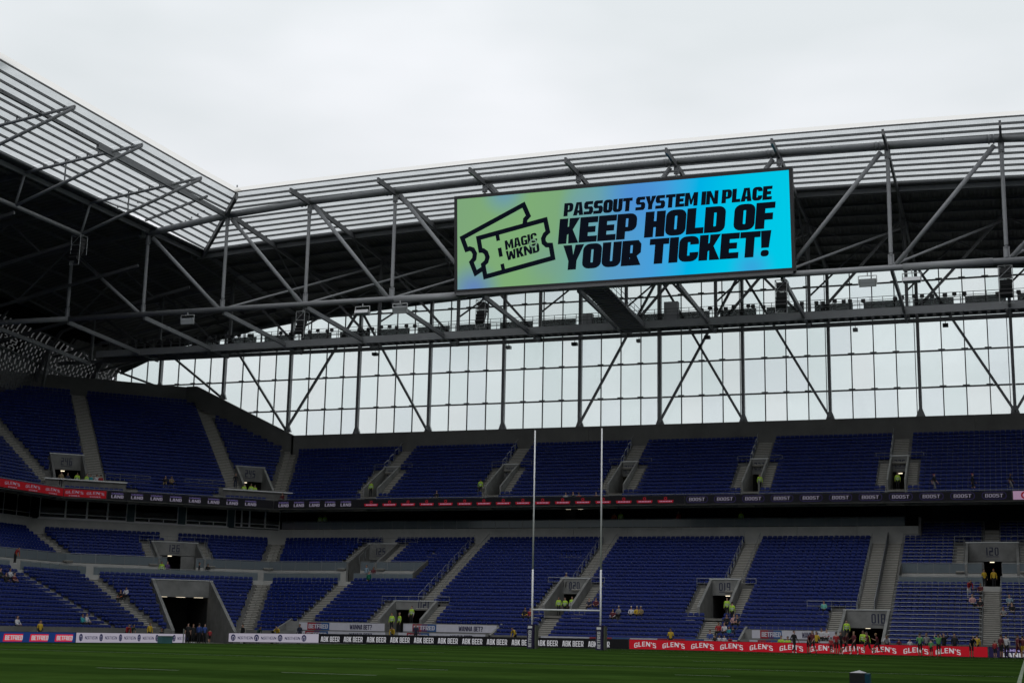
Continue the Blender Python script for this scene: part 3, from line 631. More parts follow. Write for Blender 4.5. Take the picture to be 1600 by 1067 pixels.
GL = {}
def glass_run(F, par, t0, t1, d, z, h, size=1.5, rail=True, m=None):
    n = max(1, round((t1-t0)/size)); w = (t1-t0)/n
    key = (round(w, 2), h)
    if key not in GL:
        b = MB().box(-w/2+.02, w/2-.02, -.012, .012, 0, h); GL[key] = b.mesh('glass_panel'); GL[key].materials.append(M_balu)
        b = MB().box(-.022, .022, -.04, .02, -.05, h+.05); GL[(w, h, 'p')] = b.mesh('post'); GL[(w, h, 'p')].materials.append(M_rail)
        GL[key+('p',)] = GL[(w, h, 'p')]
    for k in range(n):
        o = add('glass_panel', GL[key], par, F.p(t0+w*(k+.5), d, z)); o.rotation_euler = (0, 0, F.ang)
        o = add('baluster', GL[key+('p',)], par, F.p(t0+w*k, d, z)); o.rotation_euler = (0, 0, F.ang)
    if rail:
        b = MB().tube(F.p(t0, d, z+h+.07), F.p(t1, d, z+h+.07), .03, 6); b.build('top_rail', M_rail, par)

lsurf = lambda d: .35+.4618*(d-1)
usurf = lambda d: 14.03+.6368*(d-19.0)

# ---- end stand, lower tier
A = [(4, 15, -65.65, -64.35), (28, 29, -65.65, -64.35), (9, 29, -54.85, -53.55), (0, 6, -41.2, -39.8), (15, 29, -40.75, -39.45), (0, 6, -26.5, -25.1), (15, 29, -26.05, -24.7),
     (9, 29, -13.65, -12.35), (9, 29, -12.25, -11.0), (0, 15, -3.45, -2.1), (28, 33, -3.45, -2.1), (0, 15, 9.6, 10.9), (21, 33, 9.6, 10.9), (0, 29, 'L', .68),
     (7, 15, -42.75, -41.9), (7, 15, -38.9, -38.0), (7, 15, -28.35, -27.5), (7, 15, -24.5, -23.6), (4, 9, -58.2, -57.3), (4, 9, -52.7, -51.8), (21, 28, -67.8, -66.9), (21, 28, -63.3, -62.4), (3, 9, -15.9, -14.95), (21, 28, -5.9, -5.1), (21, 28, -.4, .4)]
Cc = [(0, 3, -66.3, -44.9), (4, 8, -57.3, -52.7), (7, 14, -41.9, -38.9), (7, 14, -27.5, -24.5), (0, 3, -22.6, -14.9), (0, 8, -14.95, -10.95), (16, 20, -90, -57.7), (16, 20, -10.6, 20),
      (21, 27, -66.9, -63.3), (21, 27, -5.1, -.4), (30, 33, -100, -9.4)]
tier(F_end, end_stand, range(0, 34), LD, LZ, .745, .344, Cc, A, 'end_low')
vom(F_end, end_stand, -57.0, -53.0, LD(4), LD(8)+.5, 1.0, lsurf, '021', up=.6, numpos=.72, numh=.75)
vom(F_end, end_stand, -41.6, -39.2, LD(7)+.1, LD(14)+.5, LZ(7), lsurf, '020', numpos=.46, numh=.72)
vom(F_end, end_stand, -27.2, -24.8, LD(7)+.1, LD(14)+.5, LZ(7), lsurf, '019', numpos=.48, numh=.72)
vom(F_end, end_stand, -14.6, -11.2, .9, LD(8)+.3, .1, lsurf, '018', up=.4, numpos=.78, door=2.05, numh=.8)
vom(F_end, end_stand, -66.6, -63.6, LD(21)-.22, LD(27)+.3, 5.85, lsurf, '125', up=.5, door=2.7, numpos=.45, numh=.72)
vom(F_end, end_stand, -4.85, -.65, LD(21)-.22, LD(27)+.3, 5.85, lsurf, '120', up=.5, door=2.7, numpos=.5, numh=.75)
for a, b in ((-4.82, -3.55), (-1.95, -.68)): F_end.box(MB(), a, b, LD(27)+.35, LD(27)+.5, 5.85, 8.5).build('door_jamb', M_fair, end_stand)
for t, r in ((-55.0, (10, 30)), (-40.85, (16, 30)), (-26.15, (16, 30)), (-13.75, (10, 30)), (-65.75, (22, 29)), (-69.2-K*14+.9, (8, 9))):
    hoops(F_end, end_stand, t, list(range(*r)), LD, LZ, .745)
for a, b in ((-54.0+.55, 0), (-39.35, 0), (-24.6, 0)):   # long sloping rail on the other side of the aisles
    m = MB(); m.tube(F_end.p(a, LD(15 if a > -50 else 10), LZ(15 if a > -50 else 10)+.9), F_end.p(a, LD(29)+.5, LZ(29)+1.1), .025, 6)
    for i in range(15 if a > -50 else 10, 30, 2): m.tube(F_end.p(a, LD(i)+.1, LZ(i)), F_end.p(a, LD(i)+.1, LZ(i)+.95), .02, 5)
    m.build('sloping_rail', M_rail, end_stand)
# middle barrier of the double aisle
m = MB(); m.prism([F_end.p(-12.32, LD(9), LZ(9)), F_end.p(-12.32, LD(29)+.8, LZ(29)+.1), F_end.p(-12.32, LD(29)+.8, LZ(29)+1.15), F_end.p(-12.32, LD(9), LZ(9)+1.0)], (.06, 0, 0)); m.build('aisle_barrier', mat('barrier_mesh_grey', (.2, .21, .22), .6), end_stand)
# rails that guard the gaps above the entrances
def guard(F, par, t0, t1, d, z, h=.95):
    m = MB(); m.path([F.p(t0, d, z), F.p(t0, d, z+h), F.p(t1, d, z+h), F.p(t1, d, z)], .025, 6); m.tube(F.p(t0, d, z+h*.55), F.p(t1, d, z+h*.55), .018, 5)
    k = max(1, int((t1-t0)/1.4))
    for i in range(1, k): m.tube(F.p(t0+(t1-t0)*i/k, d, z), F.p(t0+(t1-t0)*i/k, d, z+h), .018, 5)
    m.build('guard_rail', M_rail, par)
for t0, t1, r in ((-43.2, -37.6, 15), (-28.7, -23.2, 15), (-58.6, -51.6, 9), (-18, -13.8, 9), (-68.3, -61.2, 28), (-6.1, .6, 28)):
    guard(F_end, end_stand, t0, t1, LD(r)+.05, LZ(r))
# front wall, platforms
for a, b in ((-69.2, -66.3), (-44.9, -22.6), (-10.95, XR)): F_end.box(MB(), a, b, .6, .82, -.4, .95).build('front_wall', M_concd, end_stand)
for a, b, gap in ((-66.3, -44.9, (-56.0, -54.2)), (-22.6, -14.95, None)):
    m = MB(); F_end.box(m, a, b, .7, .9, -.4, 1.0); F_end.box(m, a, b, .9, 3.0, .8, .985)
    for x, y in (sub([(a, b)], [gap]) if gap else [(a, b)]): F_end.box(m, x, y, 3.0, 3.2, .985, 1.85); F_end.box(m, x, y, 3.21, 4.0, 1.5, 1.70)
    m.prism([F_end.p(a-.2, .6, -.4), F_end.p(a-.2, 4.3, -.4), F_end.p(a-.2, 4.3, 2.1), F_end.p(a-.2, .6, .9)], (.2, 0, 0))
    m.prism([F_end.p(b, .6, -.4), F_end.p(b, 4.3, -.4), F_end.p(b, 4.3, 2.1), F_end.p(b, .6, .9)], (.2, 0, 0))
    m.build('platform', M_fair, end_stand)
# crossing walkway of the split blocks
def walkway(F, par, t0, t1, gaps, gaps2):
    d0, d1 = LD(16)-.02, LD(21); l0, h0 = F.rng(d0); l1, h1 = F.rng(d1); full = F is not F_end
    a0 = t0 if t0 > -60 and not full else l0; a1 = t0 if t0 > -60 and not full else l1; b0 = h0 if full else min(h0, t1); b1 = h1 if full else min(h1, t1)
    m = MB().prism([F.p(a0, d0, 5.6), F.p(b0, d0, 5.6), F.p(b1, d1, 5.6), F.p(a1, d1, 5.6)], (0, 0, .25)); m.build('walkway', M_conc, par)
    F.box(MB(), a0, b0, d0-.04, d0, 5.2, 5.93).build('walkway_kerb', M_band, par)
    for a, b in sub([(a1, b1)], gaps2): F.box(MB(), a, b, d1-.2, d1-.004, 5.0, 7.2).build('walkway_wall', M_band, par)
    for a, b in sub([(a0, b0)], gaps): glass_run(F, par, a, b, d0-.01, 5.97, .76)
    for a, b in sub([(a1, b1)], gaps2): glass_run(F, par, a, b, d1-.1, 7.25, .82)
walkway(F_end, end_stand, -69.2-K*15, -57.7, [(-65.7, -64.2)], [(-66.6, -65.2)])
walkway(F_end, end_stand, -10.6, XR, [(-3.5, -2.0)], [(-3.6, -1.9)])
m = MB().prism([F_end.p(-57.8, LD(16), 5.2), F_end.p(-57.8, LD(21), 5.2), F_end.p(-57.8, LD(21), 8.3), F_end.p(-57.8, LD(16), 6.8)], (.14, 0, 0)); m.build('walkway_end_wall', M_concd, end_stand)
m = MB().prism([F_end.p(-10.75, LD(16), 5.2), F_end.p(-10.75, LD(21), 5.2), F_end.p(-10.75, LD(21), 8.3), F_end.p(-10.75, LD(16), 6.8)], (.14, 0, 0)); m.build('walkway_end_wall', M_concd, end_stand)
# standing rails in the right-hand block
for i in list(range(0, 16))+list(range(21, 34)):
    m = MB()
    for a, b in sub([(-10.85 if i < 16 or i < 30 else -9.3, XR)], [(-5.2, -.3)] if 21 <= i <= 27 else [(-3.5, -2.05)]):
        d = LD(i)+.74; z = LZ(i); m.tube(F_end.p(a, d, z+.93), F_end.p(b, d, z+.93), .026, 5)
        k = max(1, int((b-a)/1.55))
        for j in range(k+1): m.tube(F_end.p(a+(b-a)*j/k, d, z), F_end.p(a+(b-a)*j/k, d, z+.93), .02, 4)
    m.build('standing_rail', M_rail, end_stand)
# wall and balustrade over the lower tier, concourse behind
m = MB(); xx = -69.2-K*23.47
for k in range(12):
    a = xx+(-9.45-xx)*k/12; b = xx+(-9.45-xx)*(k+1)/12; F_end.box(MB(), a+.012, b-.012, 23.35, 23.67, 9.9, 12.03).build('wall_panel', M_band, end_stand)
glass_run(F_end, end_stand, xx+.4, -10.7, 23.52, 12.1, .74, 1.52)
m = MB(); F_end.box(m, xx, -9.6, 23.67, 31.2, 11.9, 12.0)
F_end.box(m, -9.42, -9.2, 23.35, 31, 9.9, 12.9)
m.build('concourse_floor', M_conc, end_stand)
m = MB(); F_end.box(m, -69.2-K*30.8-3, XR, 31.0, 31.25, 9.5, 15.6); m.build('concourse_back_wall', M_dark, end_stand)
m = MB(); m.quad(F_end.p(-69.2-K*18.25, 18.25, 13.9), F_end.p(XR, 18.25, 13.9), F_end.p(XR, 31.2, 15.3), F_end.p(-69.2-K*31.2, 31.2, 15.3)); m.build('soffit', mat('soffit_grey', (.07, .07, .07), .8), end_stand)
for x in (-45.0, -24.4, -9.8):    # black plates that paint the dark of openings on the concourse wall
    m = MB(); F_end.box(m, x-1.3, x+1.3, 30.9, 30.99, 12.0, 14.6); m.build('doorway', mat('painted_opening_dark', (.004, .004, .004), .9), end_stand)
for x, y in ((-9.9, 29.5), (-9.4, 28.7), (-24.3, 29.5), (-46.8, 29.8), (-45.4, 29.8)):
    m = MB(); F_end.box(m, x-.28, x+.28, y, y+.09, 14.55, 14.6); m.build('strip_lamp', lamp_m, end_stand)

# ---- end stand, upper tier
UX = [-66.6, -52.4, -39.0, -25.2, -11.2, 2.9]
A = [(0, 17, 'L', .8)]; Cc = []
for x in UX:
    A += [(0, 2, x-.8, x+.8), (11, 17, x-.75, x+.75), (3, 10, x-1.85, x-.93), (3, 10, x+.93, x+1.85)]
    Cc += [(3, 10, x-.93, x+.93)]
tier(F_end, end_stand, range(0, 18), UD, UZ, .68, .433, Cc, A, 'end_up')
for x, nn in zip(UX, ('243', '242', '240', '237', '235', '233')):
    vom(F_end, end_stand, x-.75, x+.75, UD(3), UD(10)+.6, UZ(3), usurf, nn, up=.45, slope_top=.3, door=2.3, numh=.7, w=.16)
    guard(F_end, end_stand, x-2.3, x+2.3, UD(11)+.35, UZ(11), .8)
    hoops(F_end, end_stand, x-.85, list(range(11, 18)), UD, UZ, .68)
def ribbon_parapet(F, par, t0, t1, ta=0, tb=0):
    m = MB(); F.box(m, t0, t1, 18.5, 18.75, 13.79, 14.79); F.box(m, t0, t1, 18.75, 19.05, 13.79, 14.01); F.box(m, t0, t1, 18.12, 18.5, 13.79, 13.89); m.build('parapet', M_concd, par)
    m = MB().tube(F.p(t0, 18.6, 14.91), F.p(t1, 18.6, 14.91), .03, 6); m.build('parapet_rail', M_rail, par)
ribbon_parapet(F_end, end_stand, -69.2-K*18.5, XR)
for a, b in ((-69.2-K*31.3, -57.02), (-57, -45.02), (-45, -31.52), (-31.5, -18.02), (-18, -4.02), (-4, XR)): F_end.box(MB(), a, b, 31.3, 32.7, 20.3, 23.86).build('back_wall', M_concd, end_stand)
MB().box(-112, XR+10, 152.6, 152.9, -1.2, 23.6).build('outer_wall', M_concd, end_stand)

# ---- corner stand
A = [(0, 29, 'L', .7), (0, 29, 'R', .7), (27, 29, 32.3, 33.7), (21, 27, 29.7, 30.6), (21, 27, 35.7, 36.6)]
Cc = [(0, 13, 29.0, 35.1), (16, 20, 0, 80), (21, 26, 30.6, 35.7)]
tier(F_cor, cor_stand, range(0, 30), LD, LZ, .745, .344, Cc, A, 'cor_low')
tv = vom(F_cor, cor_stand, 29.3, 34.8, .3, LD(13)+.2, -.33, lsurf, None, up=.75, slope_top=.75, door=4.35, lamp=False, w=.3, deep=9)
for t in (30.3, 32.1, 33.9):
    m = MB(); F_cor.box(m, t-.45, t+.45, 11.4, 11.52, 4.0, 4.1); m.build('strip_lamp', lamp_m, tv)
vom(F_cor, cor_stand, 30.9, 35.4, LD(21)-.22, LD(26)+.3, 5.85, lsurf, '126', up=.5, door=2.7, numpos=.5, numh=.75)
for a, b in ((30.93, 31.9), (33.9, 35.37)): F_cor.box(MB(), a, b, LD(26)+.35, LD(26)+.5, 5.85, 8.5).build('door_jamb', M_fair, cor_stand)
guard(F_cor, cor_stand, 29.5, 36.8, LD(27)+.05, LZ(27))
a, b = F_cor.rng(13.8); walkway(F_cor, cor_stand, a, b, [(a, a+1), (b-1, b)], [(31.6, 34.6)])
for t in (30.2, 36.3): hoops(F_cor, cor_stand, t, list(range(21, 27)), LD, LZ, .745)
m = MB()
a, b = F_cor.rng(23.37); F_cor.box(m, a, b, 23.35, 23.87, 9.9, 11.95); m.build('box_front_wall', M_band, cor_stand)
for a, b in ((28.36, 29.0), (35.1, 35.57)): F_cor.box(MB(), a, b, .4, .75, -.6, .9).build('front_wall', M_concd, cor_stand)
# glazed boxes
mull = [19.4, 22.07, 24.28, 26.44, 28.49, 29.32, 34.0, 34.85, 39.5, 40.3, 41.1, 42.0, 43.8, 45.5]
box = [(0, 1), (1, 2), (2, 3), (3, 4), (5, 6), (7, 8), (9, 10), (10, 11), (11, 12), (12, 13)]
for i, j in box:
    a, b = mull[i], mull[j]; m = MB()
    for (p, q) in ((a, a+.09), (b-.09, b)): F_cor.box(m, p, q, 23.87, 23.99, 12.1, 14.3)
    F_cor.box(m, a+.09, b-.09, 23.87, 23.99, 12.1, 12.2); F_cor.box(m, a+.09, b-.09, 23.87, 23.97, 12.52, 12.6)
    if b-a > 4:
        for k in (1, 2): F_cor.box(m, a+(b-a)*k/3-.04, a+(b-a)*k/3+.04, 23.87, 23.95, 12.2, 12.52)
    fo = m.build('window_frame', M_white, cor_stand)
    m = MB(); F_cor.box(m, a+.09, b-.09, 23.93, 23.94, 12.2, 14.3); m.build('window_glass', M_win, fo)
m = MB(); F_cor.box(m, mull[0]-.1, 39.6, 23.67, 24.03, 11.96, 12.09); m.build('window_sill', M_white, cor_stand)
for i, j in ((4, 5), (6, 7), (8, 9)): F_cor.box(MB(), mull[i], mull[j], 23.95, 24.07, 12.1, 14.3).build('teal_panel', mat('teal_panel', (.03, .07, .075), .4), cor_stand)
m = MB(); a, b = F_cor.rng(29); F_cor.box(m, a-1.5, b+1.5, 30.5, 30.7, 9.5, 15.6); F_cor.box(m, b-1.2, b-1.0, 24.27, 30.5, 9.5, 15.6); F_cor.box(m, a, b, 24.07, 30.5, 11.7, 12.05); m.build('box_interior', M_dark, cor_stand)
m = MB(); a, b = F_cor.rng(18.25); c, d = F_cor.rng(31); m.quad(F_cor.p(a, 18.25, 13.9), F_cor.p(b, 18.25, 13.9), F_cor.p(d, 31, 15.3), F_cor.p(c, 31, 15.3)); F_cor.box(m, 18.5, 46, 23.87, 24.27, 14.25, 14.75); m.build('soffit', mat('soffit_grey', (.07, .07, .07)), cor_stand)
# upper corner
A = [(0, 32, 'L', .8), (0, 32, 'R', .8), (5, 32, 24.0, 25.6), (5, 32, 38.9, 40.4), (0, 2, 27.5, 28.7), (0, 2, 37.0, 38.0)]
Cc = [(2, 4, 19.3, 27.5), (2, 4, 38.0, 46), (4, 10, 20.2, 23.9), (4, 10, 40.6, 44.1)]
tier(F_cor, cor_stand, range(0, 33), UD, UZ, .68, .433, Cc, A, 'cor_up')
vom(F_cor, cor_stand, 20.5, 23.6, UD(4), UD(10)+.3, UZ(2), usurf, '246', up=.6, slope_top=.5, door=2.6, numh=.8)
vom(F_cor, cor_stand, 40.9, 43.8, UD(4), UD(10)+.3, UZ(2), usurf, '245', up=.6, slope_top=.5, door=2.6, numh=.8)
for a, b in ((19.3, 27.5), (38.0, 45.6)):
    m = MB(); F_cor.box(m, a, b, UD(2), UD(5), UZ(2)-.3, UZ(2)); F_cor.box(m, a, b, UD(2), UD(2)+.15, UZ(2), UZ(2)+.95); m.build('landing', M_conc, cor_stand)
    m = MB(); F_cor.box(m, a-.1, b+.1, UD(2)-.25, UD(2)+.25, UZ(2)+.95, UZ(2)+1.07); m.build('white_coping', M_white, cor_stand)
guard(F_cor, cor_stand, 25.7, 30.4, UD(5)+.1, UZ(5), .8); guard(F_cor, cor_stand, 34.2, 38.8, UD(5)+.1, UZ(5), .8)
m = MB(); F_cor.box(m, 25.7, 30.3, UD(5)-.2, UD(5)-.004, UZ(2)-.3, UZ(5)+.05); F_cor.box(m, 34.2, 38.7, UD(5)-.2, UD(5)-.004, UZ(2)-.3, UZ(5)+.05); m.build('landing_wall', M_concd, cor_stand)
a, b = F_cor.rng(18.5); ribbon_parapet(F_cor, cor_stand, a, b)
a, b = F_cor.rng(41.5); m = MB(); F_cor.box(m, a-.2, b, 42.3, 42.7, 26.5, 30.4); m.build('back_wall', M_concd, cor_stand)
m = MB(); m.prism([(-81.9, 150.8, 20.5), (-97.2, 150.8, 24), (-97.2, 150.8, 30.4), (-95.8, 150.8, 30.4), (-81.9, 150.8, 23.86)], (0, .5, 0)); m.build('raking_parapet', M_concd, cor_stand)

# ---- side stand
A = [(0, 15, 108.3, 109.6), (0, 15, 92.6, 94), (0, 29, 'R', .7)]
tier(F_lef, lef_stand, range(0, 30), LD, LZ, .745, .344, [(16, 20, 0, 200)], A, 'lef_low')
a, b = F_lef.rng(15); walkway(F_lef, lef_stand, 90, b, [(b-1, b), (108.2, 109.7)], [])
m = MB(); F_lef.box(m, 84, 114.4, .6, .8, -.6, .9); m.build('front_wall', M_concd, lef_stand)
m = MB(); F_lef.box(m, 90, F_lef.rng(23.37)[1], 23.35, 23.77, 9.9, 12.05); m.build('box_front_wall', M_band, lef_stand)
for k in range(8):
    y1 = F_lef.rng(23.87)[1]-2.1*k; m = MB()
    for p, q in ((y1-.05, y1), (y1-2.1, y1-2.05)): F_lef.box(m, p, q, 23.87, 23.97, 12.05, 14.4)
    F_lef.box(m, y1-2.05, y1-.05, 23.87, 23.95, 12.5, 12.56)
    fo = m.build('window_frame', M_alu, lef_stand)
    m = MB(); F_lef.box(m, y1-2.05, y1-.05, 23.91, 23.92, 12.05, 14.4); m.build('window_glass', M_win, fo)
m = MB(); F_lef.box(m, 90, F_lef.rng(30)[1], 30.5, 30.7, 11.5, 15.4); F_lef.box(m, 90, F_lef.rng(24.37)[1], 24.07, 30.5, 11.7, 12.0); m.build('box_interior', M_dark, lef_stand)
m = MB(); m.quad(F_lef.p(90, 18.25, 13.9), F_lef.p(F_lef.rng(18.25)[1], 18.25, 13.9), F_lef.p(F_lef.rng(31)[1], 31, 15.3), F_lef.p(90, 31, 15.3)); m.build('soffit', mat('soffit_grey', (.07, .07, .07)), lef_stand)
A = [(0, 32, 'R', .8)]
tier(F_lef, lef_stand, range(0, 33), UD, UZ, .68, .433, [], A, 'lef_up')
ribbon_parapet(F_lef, lef_stand, 90, F_lef.rng(18.5)[1])
m = MB(); F_lef.box(m, 96, F_lef.rng(42)[1]+.2, 42.3, 42.7, 26.5, 30.4); m.build('back_wall', M_concd, lef_stand)
MB().box(-117.5, -117.2, 50, 152.6, -1.2, 27).build('outer_wall', M_concd, lef_stand)

# ---------------------------------------------------------------- seats
def seat_mesh():
    b = MB()
    w, hw = .46, .23
    hw = .238; prof = [(hw-.03, .03, .51), (hw, .0, .60), (hw-.03, .03, .73), (hw-.085, .075, .79), (hw-.12, .13, .80)]
    for (w0, y0, z0), (w1, y1, z1) in zip(prof, prof[1:]): b.quad((-w0, y0, z0), (w0, y0, z0), (w1, y1, z1), (-w1, y1, z1))
    b.quad((-hw, .06, .51), (-hw+.12, .15, .78), (hw-.12, .15, .78), (hw, .06, .51))
    b.prism([(-hw+.01, -.07, .16), (hw-.01, -.07, .16), (hw-.01, .0, .40), (hw-.06, .01, .44), (-hw+.06, .01, .44), (-hw+.01, .0, .40)], (0, .05, .0))
    nb = len(b.f)
    b.prism([(hw-.012, -.03, .56), (hw+.022, -.03, .56), (hw+.022, -.03, .60), (hw-.012, -.03, .60)], (0, .06, 0))
    b.prism([(hw-.0, 0.02, .0), (hw+.03, 0.02, .0), (hw+.03, 0.02, .36), (hw-.0, 0.02, .36)], (0, .05, 0))
    return b, nb
sb, nb = seat_mesh()
seat_me = sb.mesh('stadium_seat'); seat_me.materials.append(M_seat); seat_me.materials.append(M_seatdot)
for k, p in enumerate(seat_me.polygons): p.material_index = 0 if k < nb else 1
near = sorted([k for k, s in enumerate(SEATS) if s[5] == 'end_low' and 1 <= s[4] and -62 < s[0] < 1.2], key=lambda k: math.hypot(SEATS[k][0], SEATS[k][1]))[:300]
ns = set(near)
for k in near:
    x, y, z, a, r, nme = SEATS[k]
    o = add('stadium_seat', seat_me, None, (x, y, z+.0)); o.rotation_euler = (0, 0, a+random.uniform(-.02, .02))
    tag(o, 'blue plastic tip-up seat in the lowest rows of the end stand', 'seat', 'blue tip-up seats nearest the pitch')
import numpy as np
bv = np.array(sb.v, dtype=np.float32); rest = [s for k, s in enumerate(SEATS) if k not in ns]
pos = np.array([(s[0], s[1], s[2]) for s in rest], dtype=np.float32); an = np.array([s[3] for s in rest], dtype=np.float32)
rng = np.random.RandomState(3); an = an+rng.uniform(-.02, .02, len(an)).astype(np.float32); hs = rng.uniform(-.012, .012, len(an)).astype(np.float32)
ca, sa = np.cos(an)[:, None], np.sin(an)[:, None]
vx = bv[None, :, 0]*ca-bv[None, :, 1]*sa+pos[:, 0:1]; vy = bv[None, :, 0]*sa+bv[None, :, 1]*ca+pos[:, 1:2]; vz = np.broadcast_to(bv[None, :, 2], vx.shape)+pos[:, 2:3]+hs[:, None]
co = np.stack([vx, vy, vz], 2).reshape(-1, 3)
ls = np.array([len(f) for f in sb.f]); li = np.array([i for f in sb.f for i in f]); N = len(rest); nv = len(sb.v)
me = bpy.data.meshes.new('seat_rows'); me.vertices.add(N*nv); me.vertices.foreach_set('co', co.ravel())
loops = (li[None, :]+(np.arange(N)*nv)[:, None]).ravel().astype(np.int32); tot = np.tile(ls, N).astype(np.int32)
me.loops.add(len(loops)); me.loops.foreach_set('vertex_index', loops); me.polygons.add(len(tot))
st_ = np.concatenate([[0], np.cumsum(tot)[:-1]]).astype(np.int32); me.polygons.foreach_set('loop_start', st_); me.polygons.foreach_set('loop_total', tot)
mi = np.array([0 if k < nb else 1 for k in range(len(sb.f))]); me.polygons.foreach_set('material_index', np.tile(mi, N).astype(np.int32))
me.materials.append(M_seat); me.materials.append(M_seatdot); me.update(calc_edges=True); me.validate()
o = add('seat_rows', me); struct(o, 'stuff', 'thousands of blue seats filling the rest of both tiers')
print('SEATS', len(SEATS))
# ---------------------------------------------------------------- roof shape
def interp(x, tab):
    if x <= tab[0][0]: return tab[0][1]
    for (a, p), (b, q) in zip(tab, tab[1:]):
        if x <= b: return p+(q-p)*(x-a)/(b-a)
    return tab[-1][1]
AXX = -32.8
def zr(X, Y):
    """outer skin of the end roof"""
    z0 = interp(Y, [(115.8, 43.25), (120, 43.25), (130, 42.68), (140, 42.0), (152.5, 41.0)])
    k = interp(Y, [(115.8, .0004), (120, .00045), (130, .0006), (152.5, .0009)])
    return z0-k*(X-AXX)**2
def drop(X): return interp(-X, [(82.7, 0), (88.6, -.7), (98, -2.0), (104, -3.2), (107, -4.3), (108.7, -6.3), (110, -9), (110.6, -13)])
def zl(X):
    """translucent part of the side roof"""
    return interp(-X, [(70.5, 42.45), (76, 42.0), (82.7, 41.1)])
def zdeck(X, Y): return zr(max(X, -82.7), max(Y, 130))+drop(X)
TUBE = [(-82.8, 40.6), (-74.2, 41.75), (-64.7, 42.4), (-55.5, 42.72), (-46.2, 42.95), (-37, 43.05), (-28.2, 43.05), (-18.6, 42.95), (-9.5, 42.72), (0, 42.4), (9.2, 41.8), (18, 40.7)]
zt_ = lambda X: interp(X, TUBE)
GX = [-83.1+9.22*k for k in range(12)]      # frame lines across the end
GY = [62.4, 71.8, 81.2, 90.5, 100.0, 109.6]             # frame lines along the side

# ---------------------------------------------------------------- glazed end wall
gw = thing('glazed_end_wall', 'tall translucent end wall of square panes with steel columns and diagonal braces', 'glass wall', (-32, 152, 23.8))
ZB = 23.86
def ztop(X): return zdeck(X, 152)-.15
ROWS = [ZB, 27.0, 30.85, 34.6, 38.45, 42.0]
PC = {}
lx = -110.2
cells = []
for k in range(-3, 12):
    c0 = -83.1+9.22*k
    for j in range(4): cells.append((c0+9.22*j/4, c0+9.22*(j+1)/4))
rake = lambda X: ZB if X > -82 else min(30.4, 23.86+(-82-X)*.47)
for (a, b) in cells:
    if b < lx+.5 or a > XR+4: continue
    a = max(a, lx)
    for z0, z1 in zip(ROWS, ROWS[1:]):
        ta, tb = ztop(a), ztop(b)
        if z0 >= min(ta, tb)-.1 or z1 < rake(b)-.6: continue
        pa, pb = min(z1, ta), min(z1, tb); e = .045; y = 152.0+random.uniform(-.01, .01)
        mb = MB().prism([(a+e, y, z0+e), (b-e, y, z0+e), (b-e, y, pb-e), (a+e, y, pa-e)], (0, .02, 0)); mb.build('pane', random.choice(M_panes), gw)
for i, (a, b) in enumerate(cells):
    if a < lx or a > XR+4: continue
    main = (i % 4 == 0)
    if main:
        mb = MB(); z1 = ztop(a)
        mb.box(a-.16, a+.16, 151.2, 151.72, max(ZB, rake(a)), z1); mb.box(a-.42, a-.34, 151.86, 151.98, max(ZB, rake(a)), z1); mb.build('column', M_steel, gw)
        mb = MB().prism([(a-.5, 151.3, max(ZB, rake(a))), (a+.5, 151.3, max(ZB, rake(a))), (a+.17, 151.3, max(ZB, rake(a))+.9), (a-.17, 151.3, max(ZB, rake(a))+.9)], (0, .3, 0)); mb.build('base_plate', M_steel, gw)
    else:
        MB().box(a-.055, a+.055, 151.84, 151.99, max(ZB-.3, rake(a)-1), ztop(a)).build('mullion', M_steeld, gw)
for z in ROWS[1:-1]:
    xs_ = [x for x in range(-110, int(XR)+5) if ztop(x) > z+.2]
    for (a, b) in cells[::4]:
        a0 = max(a, xs_[0] if xs_ else a); b0 = a+9.22
        if b0 < lx+2 or a > XR+4 or b0-a0 < 1: continue
        mb = MB().box(a0+.17, b0-.17, 151.70, 151.84, z-.085, z+.085)
        for j in (1, 2, 3): 
            x = a+9.22*j/4
            if x > a0: mb.box(x-.34, x+.34, 151.64, 151.70, z+.0, z+.17)
        mb.build('transom', M_steel, gw)
def brace(c0, c1, zt=41): 
    z0 = max(ZB, rake(c0))
    MB().beam((c0, 151.0, z0+.2), (c1, 151.0, min(zt, ztop(c1)-.3)), .26, .26).build('brace', M_steel, gw)
gx = lambda k: -83.1+9.22*k
for a, b in ((0, -1), (0, 1), (2, 1), (4, 5), (5, 6), (6, 5), (7, 6), (9, 8), (9, 10)): brace(gx(a), gx(b))
brace(-92.3, -101.5, 38); brace(-101.5, -108, 35)

# ---------------------------------------------------------------- end roof
roof = thing('end_roof', 'end roof with translucent front strip and dark ribbed metal deck', 'roof', (-32, 130, 42))
def corr_strip(name, P, u0, u1, v0, v1, m, par, pitch=.36, amp=.045, nv=3, lim=None, thick=.0):
    """corrugated sheet: P(u, v, dz) -> point, ribs run along v"""
    k = max(2, int((u1-u0)/(pitch/4))); mb = MB(); prof = (0, 1, 1, 0)
    for j in range(nv+1):
        for i in range(k+1):
            u = u0+(u1-u0)*i/k; a0, a1 = (v0, v1) if lim is None else lim(u, v0, v1)
            v = a0+(a1-a0)*j/nv; mb.v.append(tuple(P(u, v, amp*prof[i % 4])))
    for j in range(nv):
        for i in range(k): n = j*(k+1)+i; mb.f.append((n, n+1, n+k+2, n+k+1))
    return mb.build(name, m, par)
PE = lambda u, v, dz: (u, v, zr(u, v)+dz)
hip = lambda X: 115.8+(-70.5-X)*(130-115.8)/(82.7-70.5)       # Y of the hip line at X
edges = [-82.7]+[x for x in GX if x > -80]+[XR+9]
